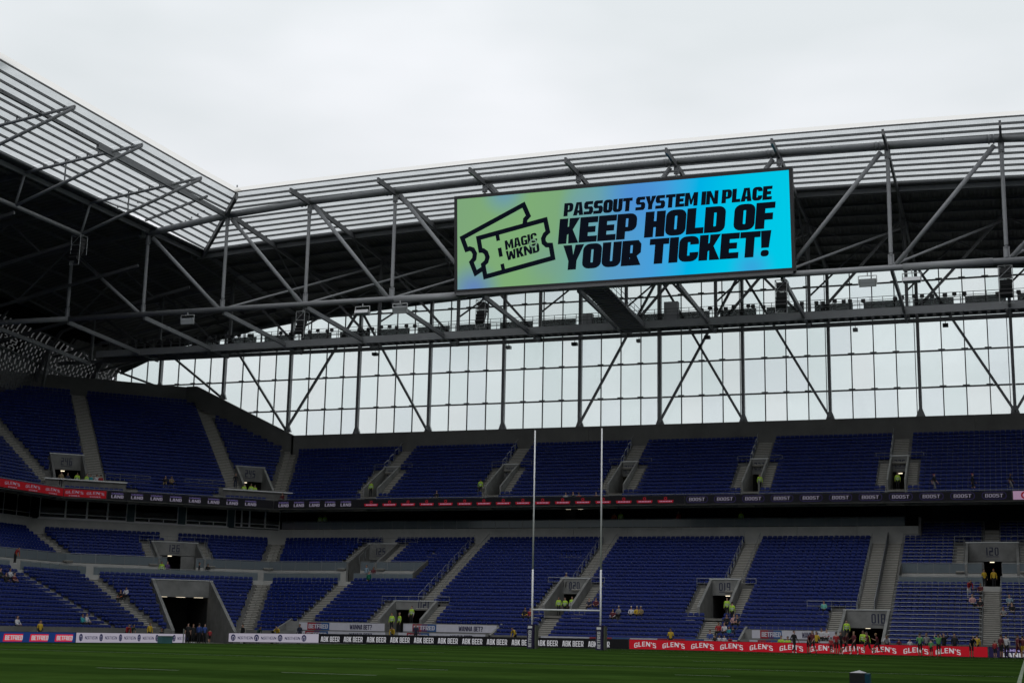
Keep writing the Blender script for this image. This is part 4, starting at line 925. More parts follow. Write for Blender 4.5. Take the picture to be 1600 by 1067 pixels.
for a, b in zip(edges, edges[1:]):
    lim = lambda u, v0, v1: (v0 if u > -70.5 else min(129.95, hip(u)), v1)
    for (q0, q1) in ((115.8, 120.3), (120.3, 125.2), (125.2, 130)):
        def lim2(u, v0, v1): 
            h_ = 115.8 if u > -70.5 else hip(u); return (min(max(v0, h_), v1-.002), v1)
        corr_strip('translucent_sheet', PE, a, b, q0, q1, M_poly, roof, nv=2, lim=lim2)
for k in range(1, 11):
    Y = 115.8+(130-115.8)*k/10.6
    xs0 = -70.5 if Y <= 115.8 else -70.5-(Y-115.8)*(82.7-70.5)/(130-115.8)
    pe = [xs0+.1]+[x for x in GX if x > xs0+1]+[XR+9]
    mb = MB()
    for a, b in zip(pe, pe[1:]): 
        mb.beam((a, Y, zr(a, Y)-.105), (b, Y, zr(b, Y)-.105), .10, .20)
        c = (a+b)/2; mb.beam((c-.06, Y-.09, zr(c, Y)-.16), (c+.06, Y-.09, zr(c, Y)-.16), .1, .14)
    mb.build('purlin', M_purlin, roof)
pe = [-70.7]+[x for x in GX if x > -70]+[XR+9]
mb = MB(); 
for a, b in zip(pe, pe[1:]):
    n = 3
    for i in range(n):
        p = a+(b-a)*i/n; q = a+(b-a)*(i+1)/n
        mb.quad((p, 115.78, zr(p, 115.8)+.06), (q, 115.78, zr(q, 115.8)+.06), (q, 115.15, zr(q, 115.8)+.16), (p, 115.15, zr(p, 115.8)+.16))
mb.build('fascia', M_lip, roof)
mb = MB()
for a, b in zip(pe, pe[1:]): mb.beam((a, 115.75, zr(a, 115.8)-.06), (b, 115.75, zr(b, 115.8)-.06), .1, .12)
mb.build('edge_trim', M_steeld, roof)
def deckcut(mb, X, Y0, Y1, w, h, dz):
    n = 8
    for i in range(n):
        a = Y0+(Y1-Y0)*i/n; b = Y0+(Y1-Y0)*(i+1)/n
        mb.beam((X, a, zr(X, a)-dz), (X, b, zr(X, b)-dz), w, h)
for x in GX:
    if x < -74.5: continue
    mb = MB(); deckcut(mb, x, 115.9 if x > -70 else max(116, hip(x)), 151.5, .2, .5, .52); 
    for k in range(1, 11):
        Y = 115.8+(130-115.8)*k/10.6
        if x < -70 and Y < hip(x): continue
        mb.box(x-.05, x+.05, Y-.12, Y+.05, zr(x, Y)-.5, zr(x, Y)-.05)
    mb.build('rafter', M_rafter, roof)
for a, b in zip(edges, edges[1:]):
    corr_strip('deck_sheet', PE, a, b, 130.02, 152.4, M_deck, roof, pitch=.4, amp=.07, nv=6)
for k in range(8):
    Y = 131.5+k*2.75; mb = MB()
    pe = [-82.6]+[x for x in GX if x > -80]+[XR+9]
    for a, b in zip(pe, pe[1:]): mb.beam((a, Y, zr(a, Y)-.14), (b, Y, zr(b, Y)-.14), .1, .26)
    mb.build('deck_purlin', M_steeld, roof)
mb = MB(); pe = [-83.6]+[x for x in GX if x > -80]+[XR+9]
for a, b in zip(pe, pe[1:]): mb.beam((a, 130.1, zr(a, 130)-.45), (b, 130.1, zr(b, 130)-.45), .16, .42)
mb.build('gutter_beam', M_steel, roof)
mb = MB()
for a, b in zip([-108, -100, -92.3]+pe, [-100, -92.3]+pe+[XR+9.1]): mb.prism([(a, 152.05, zdeck(a, 152)-.75), (b, 152.05, zdeck(b, 152)-.75), (b, 152.05, zdeck(b, 152)+.3), (a, 152.05, zdeck(a, 152)+.3)], (0, .1, 0))
mb.build('eaves_closure', M_steeld, roof)
mb = MB()
for a, b in zip([129.6, 136, 144], [136, 144, 152.3]): mb.beam((-82.6, a, zr(-82.7, max(a, 130))-.1), (-82.6, b, zr(-82.7, b)-.1), .9, .1)
mb.build('seam_cover', M_steeld, roof)
mb = MB()
for a, b in zip(pe, pe[1:]): mb.beam((a, 129.7, zr(a, 130)-.1), (b, 129.7, zr(b, 130)-.1), .5, .12)
mb.build('gutter', M_steeld, roof)

# ---------------------------------------------------------------- side roof
sroof = thing('side_roof', 'side roof with translucent strip on tapered steel brackets, left', 'roof', (-80, 100, 42))
PS = lambda u, v, dz: (v, u, zl(v)+dz)       # u along Y, v along X
ey = [52]+GY+[115.8, 130]
hipx = lambda Y: -70.5-(Y-115.8)*(82.7-70.5)/(130-115.8)
for a, b in zip(ey, ey[1:]):
    for q0, q1 in ((-70.5, -74.5), (-74.5, -78.6), (-78.6, -82.7)):
        def lim2(u, v0, v1):
            h_ = -70.5 if u < 115.8 else hipx(u); return (max(min(v0, h_), v1+.002), v1)
        def PS2(u, v, dz):
            k = min(1, max(0, (u-112)/10)); return (v, u, zl(v)*(1-k)+zr(v, max(u, 115.8))*k+dz)
        corr_strip('translucent_sheet', PS2, a, b, q0, q1, M_poly, sroof, nv=2, lim=lim2)
def zs(X, Y):
    k = min(1, max(0, (Y-112)/10)); return zl(X)*(1-k)+zr(X, max(Y, 115.8))*k
for k in range(1, 11):
    X = -70.5-(82.7-70.5)*k/10.7
    y1 = 115.8+(-70.5-X)*(130-115.8)/(82.7-70.5)
    pe = [52]+[y for y in GY if y < y1]+([115.8, y1] if y1 > 116.5 else [y1]); mb = MB()
    for a, b in zip(pe, pe[1:]):
        mb.beam((X, a, zs(X, a)-.105), (X, b, zs(X, b)-.105), .10, .20); c = (a+b)/2; mb.beam((X+.09, c-.06, zs(X, c)-.16), (X+.09, c+.06, zs(X, c)-.16), .1, .14)
    mb.build('purlin', M_purlin, sroof)
mb = MB()
for a, b in zip([52]+GY+[115.8], GY+[115.8]): mb.quad((-70.48, a, zs(-70.5, a)+.06), (-70.48, b, zs(-70.5, b)+.06), (-69.85, b, zs(-70.5, b)+.16), (-69.85, a, zs(-70.5, a)+.16))
mb.build('fascia', M_lip, sroof)
mb = MB()
for a, b in zip([52]+GY+[115.8], GY+[115.8]): mb.beam((-70.45, a, zs(-70.5, a)-.06), (-70.45, b, zs(-70.5, b)-.06), .1, .12)
mb.build('edge_trim', M_steeld, sroof)
mb = MB().beam((-70.4, 115.7, zr(-70.5, 115.8)-.45), (-82.9, 130, zr(-82.7, 130)-.5), .3, .55); mb.build('hip_beam', M_steeld, sroof)
MB().tube((-70.4, 115.7, zr(-70.5, 115.8)+.6), (-70.4, 115.7, zr(-70.5, 115.8)-.9), .07).build('hip_finial', M_steel, sroof)
for y in GY:
    mb = MB()
    tip = (-70.55, y, zl(-70.5)-.32); top = (-82.7, y, 40.72); low = (-83.5, y, 37.65)
    mb.tube(tip, (-82.7, y, 40.68), .13, 10); mb.build('bracket_top_chord', M_steel, sroof, True)
    MB().tube((-70.6, y, zl(-70.5)-.45), low, .15, 10).build('bracket_bottom_chord', M_steel, sroof, True)
    MB().tube(top, low, .11).build('bracket_post', M_steel, sroof, True)
    for X in (-78.4,):
        k = (X+70.5)/(-82.7+70.5); MB().tube((X, y, 42.4+(40.68-42.4)*k), (X, y, 42.3+(37.65-42.3)*k), .07, 8).build('bracket_strut', M_steel, sroof)
    mb = MB()
    for k in range(1, 11):
        X = -70.5-(82.7-70.5)*k/10.7; mb.box(X-.05, X+.05, y-.05, y+.05, zl(X)-.62+abs(X+76)*.02, zl(X)-.05)
    mb.build('purlin_cleat', M_purlin, sroof)
mb = MB().beam((-73.7, 98, zs(-73.7, 98)-.55), (-73.9, 119.6, zs(-73.9, 119.6)-.75), .25, .5); mb.build('edge_beam', M_steel, sroof)
mb = MB().tube((-73.7, 52, zl(-73.7)-.45), (-73.7, 98, zl(-73.7)-.45), .1); mb.build('edge_tube', M_steeld, sroof)
mb = MB().beam((-72.6, 114, zs(-72.6, 114)-.5), (-82.5, 118.4, zs(-82.5, 118.4)-.35), .16, .2); mb.build('plan_brace', M_steel, sroof)
mb = MB().tube((-83.5, 52, 37.65), (-83.5, 109.8, 37.6), .2, 12); mb.build('lower_tube', M_steel, sroof, True)
mb = MB().beam((-82.9, 52, 40.55), (-82.9, 130, zr(-82.7, 130)-.45), .2, .42); mb.build('gutter_beam', M_steel, sroof)
mb = MB().beam((-82.3, 52, 40.98), (-82.3, 129.5, zr(-82.7, 130)-.12), .5, .12); mb.build('gutter', M_steeld, sroof)
def PD(u, v, dz): return (v, u, zdeck(v, u)+dz+(.03 if v > -83 else 0))
for a, b in ((60, 152.4),):
    mb = MB(); k = int((b-a)/.2); vx_ = [-82.4, -88.6, -93, -98, -102.5, -105, -107, -108.1]; prof = (0, 1, 1, 0)
    for x in vx_:
        for i in range(k+1): mb.v.append(PD(a+(b-a)*i/k, x, .07*prof[i % 4]))
    for j in range(len(vx_)-1):
        for i in range(k): n = j*(k+1)+i; mb.f.append((n, n+1, n+k+2, n+k+1))
    mb.build('deck_sheet', M_deck, sroof)
for x in (-84.5, -88, -91.5, -95, -98.5, -102.5, -105.5, -108, -109.8):
    mb = MB(); ye = [60, 100, 115, 130, 141, 151]
    for a, b in zip(ye, ye[1:]): mb.beam((x, a, zdeck(x, a)-.2), (x, b, zdeck(x, b)-.2), .12, .28)
    mb.build('deck_purlin', M_steeld, sroof)
for y in GY[2:]+[119.2, 128.8, 138.4, 147.8]:
    mb = MB(); xx_ = [-83.5, -90, -97, -103, -107, -109.2, -110.2]
    for a, b in zip(xx_, xx_[1:]): mb.beam((a, y, zdeck(a, y)-.6), (b, y, zdeck(b, y)-.6), .2, .45)
    mb.beam((-83.5, y, 37.0), (-108.0, y, 32.3), .2, .3)
    mb.tube((-92, y, zdeck(-92, y)-.6), (-88, y, 36.2), .1, 6); mb.tube((-92, y, zdeck(-92, y)-.6), (-98, y, 34.3), .1, 6); mb.tube((-104, y, zdeck(-104, y)-.6), (-98, y, 34.3), .1, 6)
    mb.build('rafter_truss', M_steeld, sroof)
# perforated cladding where the roof curls down
mb = MB(); vv = [-108.0, -108.35, -108.7, -109, -109.4, -109.8, -110.1, -110.3, -110.45, -110.6]
yy = 96.0; j = 0
while yy < 151.8:
    for i, (a, b) in enumerate(zip(vv, vv[1:])):
        za, zb_ = zdeck(a, yy), zdeck(b, yy); L = math.hypot(b-a, zb_-za); n = max(1, int(L/.3))
        for q in range(n):
            p0 = q/n; p1 = (q+1)/n
            rs = random.Random(int(yy/1.9)*31+i//2*7)
            if rs.random() < .86 or random.random() < .6: p1 += .002
            else: p1 = p0+(p1-p0)*.72
            A0 = Vector((a+(b-a)*p0, yy, za+(zb_-za)*p0)); A1 = Vector((a+(b-a)*p1, yy, za+(zb_-za)*p1))
            sh = .2 if (q+j) % 2 else 0
            mb.quad(A0+Vector((0, sh, 0)), A0+Vector((0, sh+.452, 0)), A1+Vector((0, sh+.452, 0)), A1+Vector((0, sh, 0)))
    yy += .45; j += 1
struct(mb.build('perforated_cladding', M_steeld, sroof), 'stuff')
mb = MB(); q_ = [-105.0, -107, -107.9, -108.7, -109.3, -109.8, -110.2, -110.6]
for a, b in zip(q_, q_[1:]): mb.quad(*[(x-.5, y, zdeck(x, y)+.25) for x, y in ((a, 90), (a, 152.3), (b, 152.3), (b, 90))])
mb.build('added_dimming_sheet', glass_mat('added_dimming_sheet', (.09, .09, .088), 0., .2, (.1, .1, .1)), sroof)  # tinted sheet added outside the cladding to dim the sky through its holes
for y0 in (100, 109.6, 119.2, 128.8, 138.4, 147.8):
    MB().beam((-109.5, y0, 25), (-108.4, y0, zdeck(-108.4, y0)), .35, .35).build('outer_column', M_steeld, sroof)

# ---------------------------------------------------------------- main truss
tr = thing('end_truss', 'deep grey tubular roof truss spanning the end stand', 'roof truss', (-32, 120, 32))
ZC = 31.88; YT = 120.0
mb = MB()
for a, b in zip(GX, GX[1:]):
    mb.tube((a, YT, zt_(a)), (b, YT, zt_(b)), .34, 14); mb.tube((a-.62, YT, zt_(a-.62)), (a-.5, YT, zt_(a-.5)), .42, 14); mb.tube((a-1.0, YT, zt_(a-1.0)), (a-.88, YT, zt_(a-.88)), .42, 14)
mb.build('top_chord', M_steel, tr, True)
mb = MB().tube((-106, YT, 32.25), (-92, YT, 32.1), .27, 14); mb.tube((-92, YT, 32.1), (XR+8, YT, 31.8), .26, 14)
for x in (-51.5, -4.8): mb.tube((x-3.6, YT, 31.86), (x+3.6, YT, 31.86), .33, 14)
mb.build('bottom_chord', M_steel, tr, True)
def pinpost(a, b, r, name):
    a = Vector(a); b = Vector(b); d = (b-a).normalized(); L = (b-a).length; mb = MB()
    mb.tube(a+d*1.3, b-d*1.3, r, 12)
    for p, s in ((a, 1), (b, -1)):
        mb.tube(p+d*s*.25, p+d*s*1.02, r*1.02, 12); mb.tube(p+d*s*1.02, p+d*s*1.3, r*.62, 8); mb.tube(p+d*s*1.1, p+d*s*1.17, r*1.1, 12)
    o = mb.build(name, M_steel, tr)
    for p, s in ((a, 1), (b, -1)): MB().beam(p+d*s*.1, p+d*s*1.2, .07, .5, up=(1, 0, 0)).build('gusset_plate', M_steel, o)
    return o
for x in GX: pinpost((x, YT, ZC), (x, YT, zt_(x)), .17, 'truss_post')
pinpost((-92.3, YT, 32.1), (-92.3, YT, 39.3), .17, 'truss_post')
for a, b in zip(GX, GX[1:]):
    if (a+b)/2 < AXX-.1: p, q = (a+.55, YT, zt_(a)-.55), (b-.45, YT, ZC+.3)
    else: p, q = (a+.45, YT, ZC+.3), (b-.55, YT, zt_(b)-.55)
    d = (Vector(q)-Vector(p)).normalized()
    mb = MB().tube(p, q, .19, 12); o = mb.build('truss_diagonal', M_steel, tr, True)
    MB().beam(Vector(q)-d*1.2, q, .42, .1, up=(0, 1, 0)).build('pin_fork', M_steel, o); MB().beam(Vector(p), Vector(p)+d*1.2, .42, .1, up=(0, 1, 0)).build('pin_fork', M_steel, o)
mb = MB().tube((-92.2, YT, 39.2), (-83.6, YT, ZC+.4), .17, 10); mb.build('truss_diagonal', M_steel, tr, True)
# rear frame and the ties to it
YB = 137.0; ZK = 30.95
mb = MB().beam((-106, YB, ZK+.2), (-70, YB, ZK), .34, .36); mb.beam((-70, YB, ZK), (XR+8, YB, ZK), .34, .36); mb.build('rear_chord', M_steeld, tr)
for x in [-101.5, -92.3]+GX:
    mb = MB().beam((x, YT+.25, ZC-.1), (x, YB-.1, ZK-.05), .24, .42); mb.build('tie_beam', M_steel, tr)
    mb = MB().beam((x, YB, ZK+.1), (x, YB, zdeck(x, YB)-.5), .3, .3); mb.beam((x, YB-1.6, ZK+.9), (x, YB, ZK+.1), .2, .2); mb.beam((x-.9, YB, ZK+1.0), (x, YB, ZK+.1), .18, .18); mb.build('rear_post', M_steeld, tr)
GB = [-101.5, -92.3]+GX
for a, b in zip(GB, GB[1:]):
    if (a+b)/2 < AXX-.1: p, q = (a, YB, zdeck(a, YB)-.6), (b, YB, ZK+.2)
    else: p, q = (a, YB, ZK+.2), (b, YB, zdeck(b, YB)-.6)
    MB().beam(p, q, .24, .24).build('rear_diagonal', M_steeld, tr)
for k in (5, 6): MB().beam((GX[k], YB+.3, zdeck(GX[k], YB)-.6), (GX[k]+9.22, YB+.3, ZK+.2), .24, .24).build('rear_diagonal', M_steeld, tr)
for a in GX[1:]:   # bracing under the deck
    MB().tube((a, 130.2, zr(a, 130)-.9), (a, 137, 36.6), .09, 8).build('deck_strut', M_steeld, tr)
    MB().tube((a, YT+.3, ZC+.3), (a+9.22, 136.9, 40.2), .11, 8).build('inner_brace', M_steel, tr)
    MB().tube((a, 137.2, ZK+3.0), (a+4.6, 144.5, zr(a, 144)-.7), .1, 8).build('inner_brace', M_steeld, tr)
    MB().tube((a, 137.2, zr(a, 137)-.8), (a+9.2, 150.5, zr(a+9.2, 150)-.7), .09, 8).build('plan_brace', M_steeld, tr)

# ---------------------------------------------------------------- catwalk
cw = thing('catwalk', 'dark maintenance catwalk with railings hanging behind the truss', 'catwalk', (-40, 134, 30.8))
YW = 133.2
mb = MB().beam((-98, YW, 31.15), (XR+6, YW, 31.1), .2, .72); mb.build('front_beam', M_steel, cw)
mb = MB().beam((-98, YW+1.9, 31.15), (XR+6, YW+1.9, 31.1), .2, .6); mb.build('rear_beam', M_steeld, cw)
mb = MB()
for k in range(int((XR+6+98)/.8)): x = -97.8+.8*k; mb.box(x, x+.5, YW+.1, YW+1.8, 31.0, 31.06)
mb.build('deck_grating', M_steeld, cw)
mesh_m = glass_mat('mesh_infill', (.30, .31, .31), .0, .4, (.08, .08, .08))
for yy, z1 in ((YW, 32.6), (YW+1.9, 32.6)):
    mb = MB()
    for z in (31.95, 32.3, z1): mb.tube((-98, yy, z), (XR+6, yy, z), .028, 5)
    x = -97.5
    while x < XR+6: mb.box(x-.025, x+.025, yy-.03, yy+.03, 31.3, z1); x += 1.15
    mb.build('railing', M_steeld, cw)
x = -96
while x < XR+4:
    MB().box(x, x+3.6, YW+1.93, YW+1.95, 31.95, 32.58).build('mesh_panel', mesh_m, cw); x += 4.6
# gangway bridge from the truss to the catwalk
for s in (-1, 1): MB().beam((-35.6+s*.95, YT+.2, ZC+.1), (-35.0+s*.95, YW+2, 30.95), .14, .55).build('bridge_beam', M_steel, cw)
mb = MB()
for k in range(20): y = YT+.3+.72*k; z = ZC-.1-(ZC-30.8)*k/20; mb.box(-36.5, -34.1, y, y+.6, z-.1, z)
mb.build('bridge_tread', M_steeld, cw)
mb = MB()
for z in (.6, 1.1): mb.tube((-34.4, YT+.2, ZC+z), (-34.0, YW, 31+z), .03, 5)
for k in range(9): mb.tube((-34.3, YT+.4+1.6*k, ZC-.1*k), (-34.3, YT+.4+1.6*k, ZC+1.1-.1*k), .025, 5)
mb.build('bridge_railing', M_steeld, cw)
# floodlights on the catwalk rail
fl = MB().box(-.2, .2, -.12, .12, .12, .46); fl.box(-.24, .24, -.16, -.12, .08, .5); fl.tube((0, 0, 0), (0, 0, .14), .04, 6); fl.tube((-.26, 0, .3), (.26, 0, .3), .03, 6)
fl_me = fl.mesh('catwalk_floodlight'); fl_me.materials.append(M_black)
for k0 in (-93.2, -84, -74.4, -65.2, -28.6, -19.4, -10.2, -1):
    for k in range(8):
        o = add('catwalk_floodlight', fl_me, None, (k0+.9*k+random.uniform(-.3, .3), YW-.1, 31.95+random.uniform(0, .25))); o.rotation_euler = (R(-12+random.uniform(-8, 8)), 0, random.uniform(-.5, .5)); o.scale = (.8, .8, .8)
        tag(o, 'small black floodlight clamped on the catwalk railing', 'floodlight', 'black floodlights along the catwalk')
for i, (x, h, w_) in enumerate(((-40.2, 1.7, 1.0), (-31.6, 2.4, 1.4))):
    t = thing('equipment_cabinet', ('low grey equipment cabinet on the catwalk left of the gangway bridge', 'tall grey equipment cabinet on the catwalk right of the gangway bridge')[i], 'cabinet', (x, YW+1.0, 31.06))
    MB().box(x-w_/2, x+w_/2, YW+.6, YW+1.3, 31.1, 31.06+h).build('housing', M_steel, t)
    MB().box(x-w_/2+.06, x+w_/2-.06, YW+.57, YW+.598, 31.2, 30.96+h).build('door', M_steel, t)

# ---------------------------------------------------------------- hanging floodlights and loudspeakers
lampglass = mat('lamp_glass', (.55, .57, .58), .2)
silver = mat('silver_lamp_housing', (.5, .51, .52), .35, .5)
def flood(x, y, z, label, tilt=0., s=1.):
    t = thing('floodlight', label, 'floodlight', (x, y, z), 'silver floodlights hanging under the truss')
    b = MB(); w_ = 1.0*s; h_ = .75*s
    b.tube((x, y, z), (x, y, z-.3*s), .05, 6); b.path([(x-w_*.75, y, z-.3*s-h_), (x-w_*.75, y, z-.3*s), (x+w_*.75, y, z-.3*s), (x+w_*.75, y, z-.3*s-h_)], .04, 6); b.build('yoke', M_alu, t)
    b = MB(); zc = z-.3*s-h_*.8; ca, sa = math.cos(tilt), math.sin(tilt)
    def P(a, c): return (y+c*ca-a*sa, zc+a*ca+c*sa)
    pr = [P(-.32*s, -.16*s), P(-.32*s, .16*s), P(.32*s, .16*s), P(.32*s, -.16*s)]
    b.prism([(x-w_*.7, *q) for q in pr], (w_*1.4, 0, 0)); o = b.build('housing', silver, t)
    b = MB(); pr = [P(-.26*s, -.18*s), P(-.26*s, -.165*s), P(.0, -.165*s), P(.0, -.18*s)]
    b.prism([(x-w_*.62, *q) for q in pr], (w_*1.24, 0, 0)); pr = [P(.05*s, -.18*s), P(.05*s, -.165*s), P(.27*s, -.165*s), P(.27*s, -.18*s)]; b.prism([(x-w_*.62, *q) for q in pr], (w_*1.24, 0, 0)); b.build('lens', lampglass, o)
    return t
flood(-77.6, YT-.3, 31.9, 'silver floodlight hanging under the bottom chord, leftmost on the truss', .25)
flood(-58.3, YT-.3, 31.65, 'silver floodlight seen edge-on under the bottom chord, left of the screen', 1.3)
flood(-54.4, YT-.3, 31.7, 'silver floodlight next to the lower left corner of the big screen', .6)
flood(-11.3, YT-.3, 31.55, 'silver floodlight first to the right of the big screen', .5)
flood(-7.7, YT-.3, 31.55, 'pale floodlight seen edge-on, second right of the big screen', 1.4)
flood(-83.5, 91.5, 37.5, 'white floodlight under the side roof tube at the left edge', 1.2)
def speaker(x, y, z, label, n=6, depth=.7, arc=.16, s=1.):
    t = thing('line_array_speaker', label, 'loudspeaker', (x, y, z), 'loudspeaker clusters hanging from the roof')
    b = MB(); b.tube((x, y, z+.3), (x, y, z), .08, 6); w_ = .5*s
    zz = z; H_ = .42*s*n+.4
    for sx in (-1, 1):
        b.tube((x+sx*w_, y-.55*s, z), (x+sx*w_, y-.55*s, z-H_), .035, 5)
        b.tube((x+sx*w_, y+.5*s, z), (x+sx*w_, y+.5*s, z-H_*.6), .035, 5); b.tube((x+sx*w_, y-.55*s, z), (x+sx*w_, y+.5*s, z), .035, 5)
    for k in range(4): q = z-H_*k/3; b.tube((x-w_, y-.55*s, q), (x+w_, y-.55*s, q), .03, 5)
    b.tube((x-w_, y-.55*s, z-H_*.33), (x+w_, y-.55*s, z), .025, 5); b.tube((x-w_, y-.55*s, z-H_), (x+w_, y-.55*s, z-H_*.66), .025, 5)
    b.build('cage', M_rail, t)
    yy_, zz_, an_ = y, z-.35, 0.
    for k in range(n):
        b = MB(); ca, sa = math.cos(an_), math.sin(an_)
        pr = [(yy_+u*ca-v*sa, zz_+u*sa*-1*-1+v*ca) for u, v in ((-.4*s, -.19*s), (.38*s, -.14*s), (.38*s, .14*s), (-.4*s, .19*s))]
        b.prism([(x-w_*.9, *q) for q in pr], (w_*1.8, 0, 0)); b.build('cabinet', M_black, t)
        an_ += arc; zz_ -= .41*s*math.cos(an_); yy_ += .41*s*math.sin(an_)*-1*.6
    return t
speaker(-65.0, YT+.3, 31.3, 'tall loudspeaker cluster under the truss, left of the floodlights', 6, s=.9)
speaker(-46.4, YT+.6, 31.4, 'loudspeaker cluster just under the left end of the big screen', 6, s=.9)
speaker(-18.6, YT+.4, 31.4, 'loudspeaker cluster under the right end of the big screen', 6)
speaker(-.3, YT+.4, 31.4, 'loudspeaker cluster at the right edge under the truss', 6, s=1.1)
speaker(-83.5, 109.5, 37.4, 'loudspeaker cluster under the side roof above the corner', 6)
for i, (x, s_) in enumerate(((-64.9, 1), (-49.6, .9), (-42.4, 1), (-35.6, .8), (-28.6, 1), (-14.2, .8), (-5.9, .9))):
    t = thing('hanging_camera', 'small dark fixture hanging under the rear chord, number %s from the left' % ('one', 'two', 'three', 'four', 'five', 'six', 'seven')[i], 'fixture', (x, YB-.2, ZK-.2))
    MB().tube((x, YB-.2, ZK-.15), (x, YB-.2, ZK-.5), .03, 6).build('stem', M_steeld, t)
    MB().box(x-.28*s_, x+.28*s_, YB-.5, YB+.05, ZK-.8, ZK-.5).build('body', (M_black, M_rail)[i % 2], t)

# ---------------------------------------------------------------- big screen
SX0, SX1, SZ0, SZ1, SY = -48.72, -17.24, 31.97, 41.12, 119.0
scr = thing('video_screen', 'big bright green-to-cyan video screen with ticket message hung on the truss', 'screen', ((SX0+SX1)/2, SY, SZ0))
mb = MB().box(SX0, SX1, SY+.05, SY+.55, SZ0, SZ1); cab = mb.build('cabinet', mat('screen_cabinet', (.02, .02, .022), .5), scr)
e = .30; mb = MB()
mb.box(SX0, SX1, SY-.04, SY+.048, SZ1-e, SZ1); mb.box(SX0, SX1, SY-.04, SY+.048, SZ0, SZ0+e); mb.box(SX0, SX0+e, SY-.04, SY+.048, SZ0+e, SZ1-e); mb.box(SX1-e, SX1, SY-.04, SY+.048, SZ0+e, SZ1-e)
mb.build('bezel', mat('screen_bezel', (.014, .014, .016), .45), scr)
def screen_mat():
    m = bpy.data.materials.new('screen_picture'); m.use_nodes = True; n = m.node_tree; n.nodes.clear()
    o = n.nodes.new('ShaderNodeOutputMaterial'); em = n.nodes.new('ShaderNodeEmission')
    g_ = n.nodes.new('ShaderNodeNewGeometry'); s = n.nodes.new('ShaderNodeSeparateXYZ'); n.links.new(g_.outputs['Position'], s.inputs[0])
    def math_(op, a, b, c=None):
        q = n.nodes.new('ShaderNodeMath'); q.operation = op
        for i, x in enumerate((a, b) if c is None else (a, b, c)):
            if isinstance(x, (int, float)): q.inputs[i].default_value = x
            else: n.links.new(x, q.inputs[i])
        return q.outputs[0]
    u = math_('DIVIDE', math_('SUBTRACT', s.outputs['X'], SX0), SX1-SX0); v = math_('DIVIDE', math_('SUBTRACT', s.outputs['Z'], SZ0), SZ1-SZ0)
    uu = math_('ADD', u, math_('MULTIPLY', math_('SUBTRACT', v, .5), -.05))
    r = n.nodes.new('ShaderNodeValToRGB'); n.links.new(uu, r.inputs[0]); cr = r.color_ramp
    cols = [(0, (.20, .375, .19)), (.20, (.205, .405, .175)), (.31, (.195, .385, .19)), (.40, (.14, .36, .36)), (.52, (.085, .32, .60)), (.62, (.06, .34, .70)), (.72, (.0, .44, .78)), (.82, (.0, .54, .80)), (1, (.0, .58, .79))]
    cr.elements[0].position = 0; cr.elements[0].color = (*cols[0][1], 1); cr.elements[1].position = 1; cr.elements[1].color = (*cols[-1][1], 1)
    for p, c in cols[1:-1]: e_ = cr.elements.new(p); e_.color = (*c, 1)
    last = r.outputs[0]
    for (cu, cv, ra, col, k) in ((.16, 1.0, .30, (.13, .30, .45), .8), (.06, .02, .34, (.10, .19, .55), .8), (.30, .25, .34, (.17, .34, .30), .6), (.50, .12, .30, (.10, .33, .55), .6), (.46, .45, .26, (.16, .38, .42), .5), (.56, .85, .42, (.07, .25, .66), .7), (.88, .05, .26, (.04, .34, .70), .8), (.40, .8, .3, (.16, .34, .40), .6)):
        du = math_('MULTIPLY', math_('SUBTRACT', u, cu), 3.34); dv = math_('SUBTRACT', v, cv)
        dd = math_('SQRT', math_('ADD', math_('MULTIPLY', du, du), math_('MULTIPLY', dv, dv)), 0)
        ff = n.nodes.new('ShaderNodeMapRange'); ff.interpolation_type = 'SMOOTHSTEP'; ff.inputs[1].default_value = ra; ff.inputs[2].default_value = 0; ff.inputs[3].default_value = 0; ff.inputs[4].default_value = k; n.links.new(dd, ff.inputs[0])
        x = n.nodes.new('ShaderNodeMixRGB'); x.inputs[2].default_value = (*col, 1); n.links.new(ff.outputs[0], x.inputs[0]); n.links.new(last, x.inputs[1]); last = x.outputs[0]
    n.links.new(last, em.inputs[0]); em.inputs[1].default_value = 1.0; n.links.new(em.outputs[0], o.inputs[0]); return m
disp = MB().quad((SX0+e, SY-.0, SZ0+e), (SX1-e, SY, SZ0+e), (SX1-e, SY, SZ1-e), (SX0+e, SY, SZ1-e)).build('display', screen_mat(), scr)
ink = mat('screen_black_pixels', (.002, .0025, .004), .9, em=(.003, .0045, .009), es=1.)
ink.node_tree.nodes['Principled BSDF'].inputs['Specular IOR Level'].default_value = 0.
W_, H_ = SX1-SX0, SZ1-SZ0
sf = lambda u, v: Vector((SX0+u, SY-.02, SZ1-v))            # u right, v down, metres
tf = lambda u, v: Vector((SX0+u, SY-.02, SZ0+v))
for txt, u0, u1, v0, v1, sp in (('PASSOUT SYSTEM IN PLACE', .340, .945, .170, .302, .22), ('KEEP HOLD OF', .322, .952, .325, .578, .25), ('YOUR TICKET!', .335, .938, .595, .842, .25)):
    hh = (v1-v0)*H_; sh = .10
    text_mesh('lettering', txt, tf, u0*W_, (1-v1)*H_, (u1-u0)*W_-sh*hh, hh, w=.66, t=.292, h=.24, gap=.02, shear=sh, space=sp).build('lettering', ink, disp)
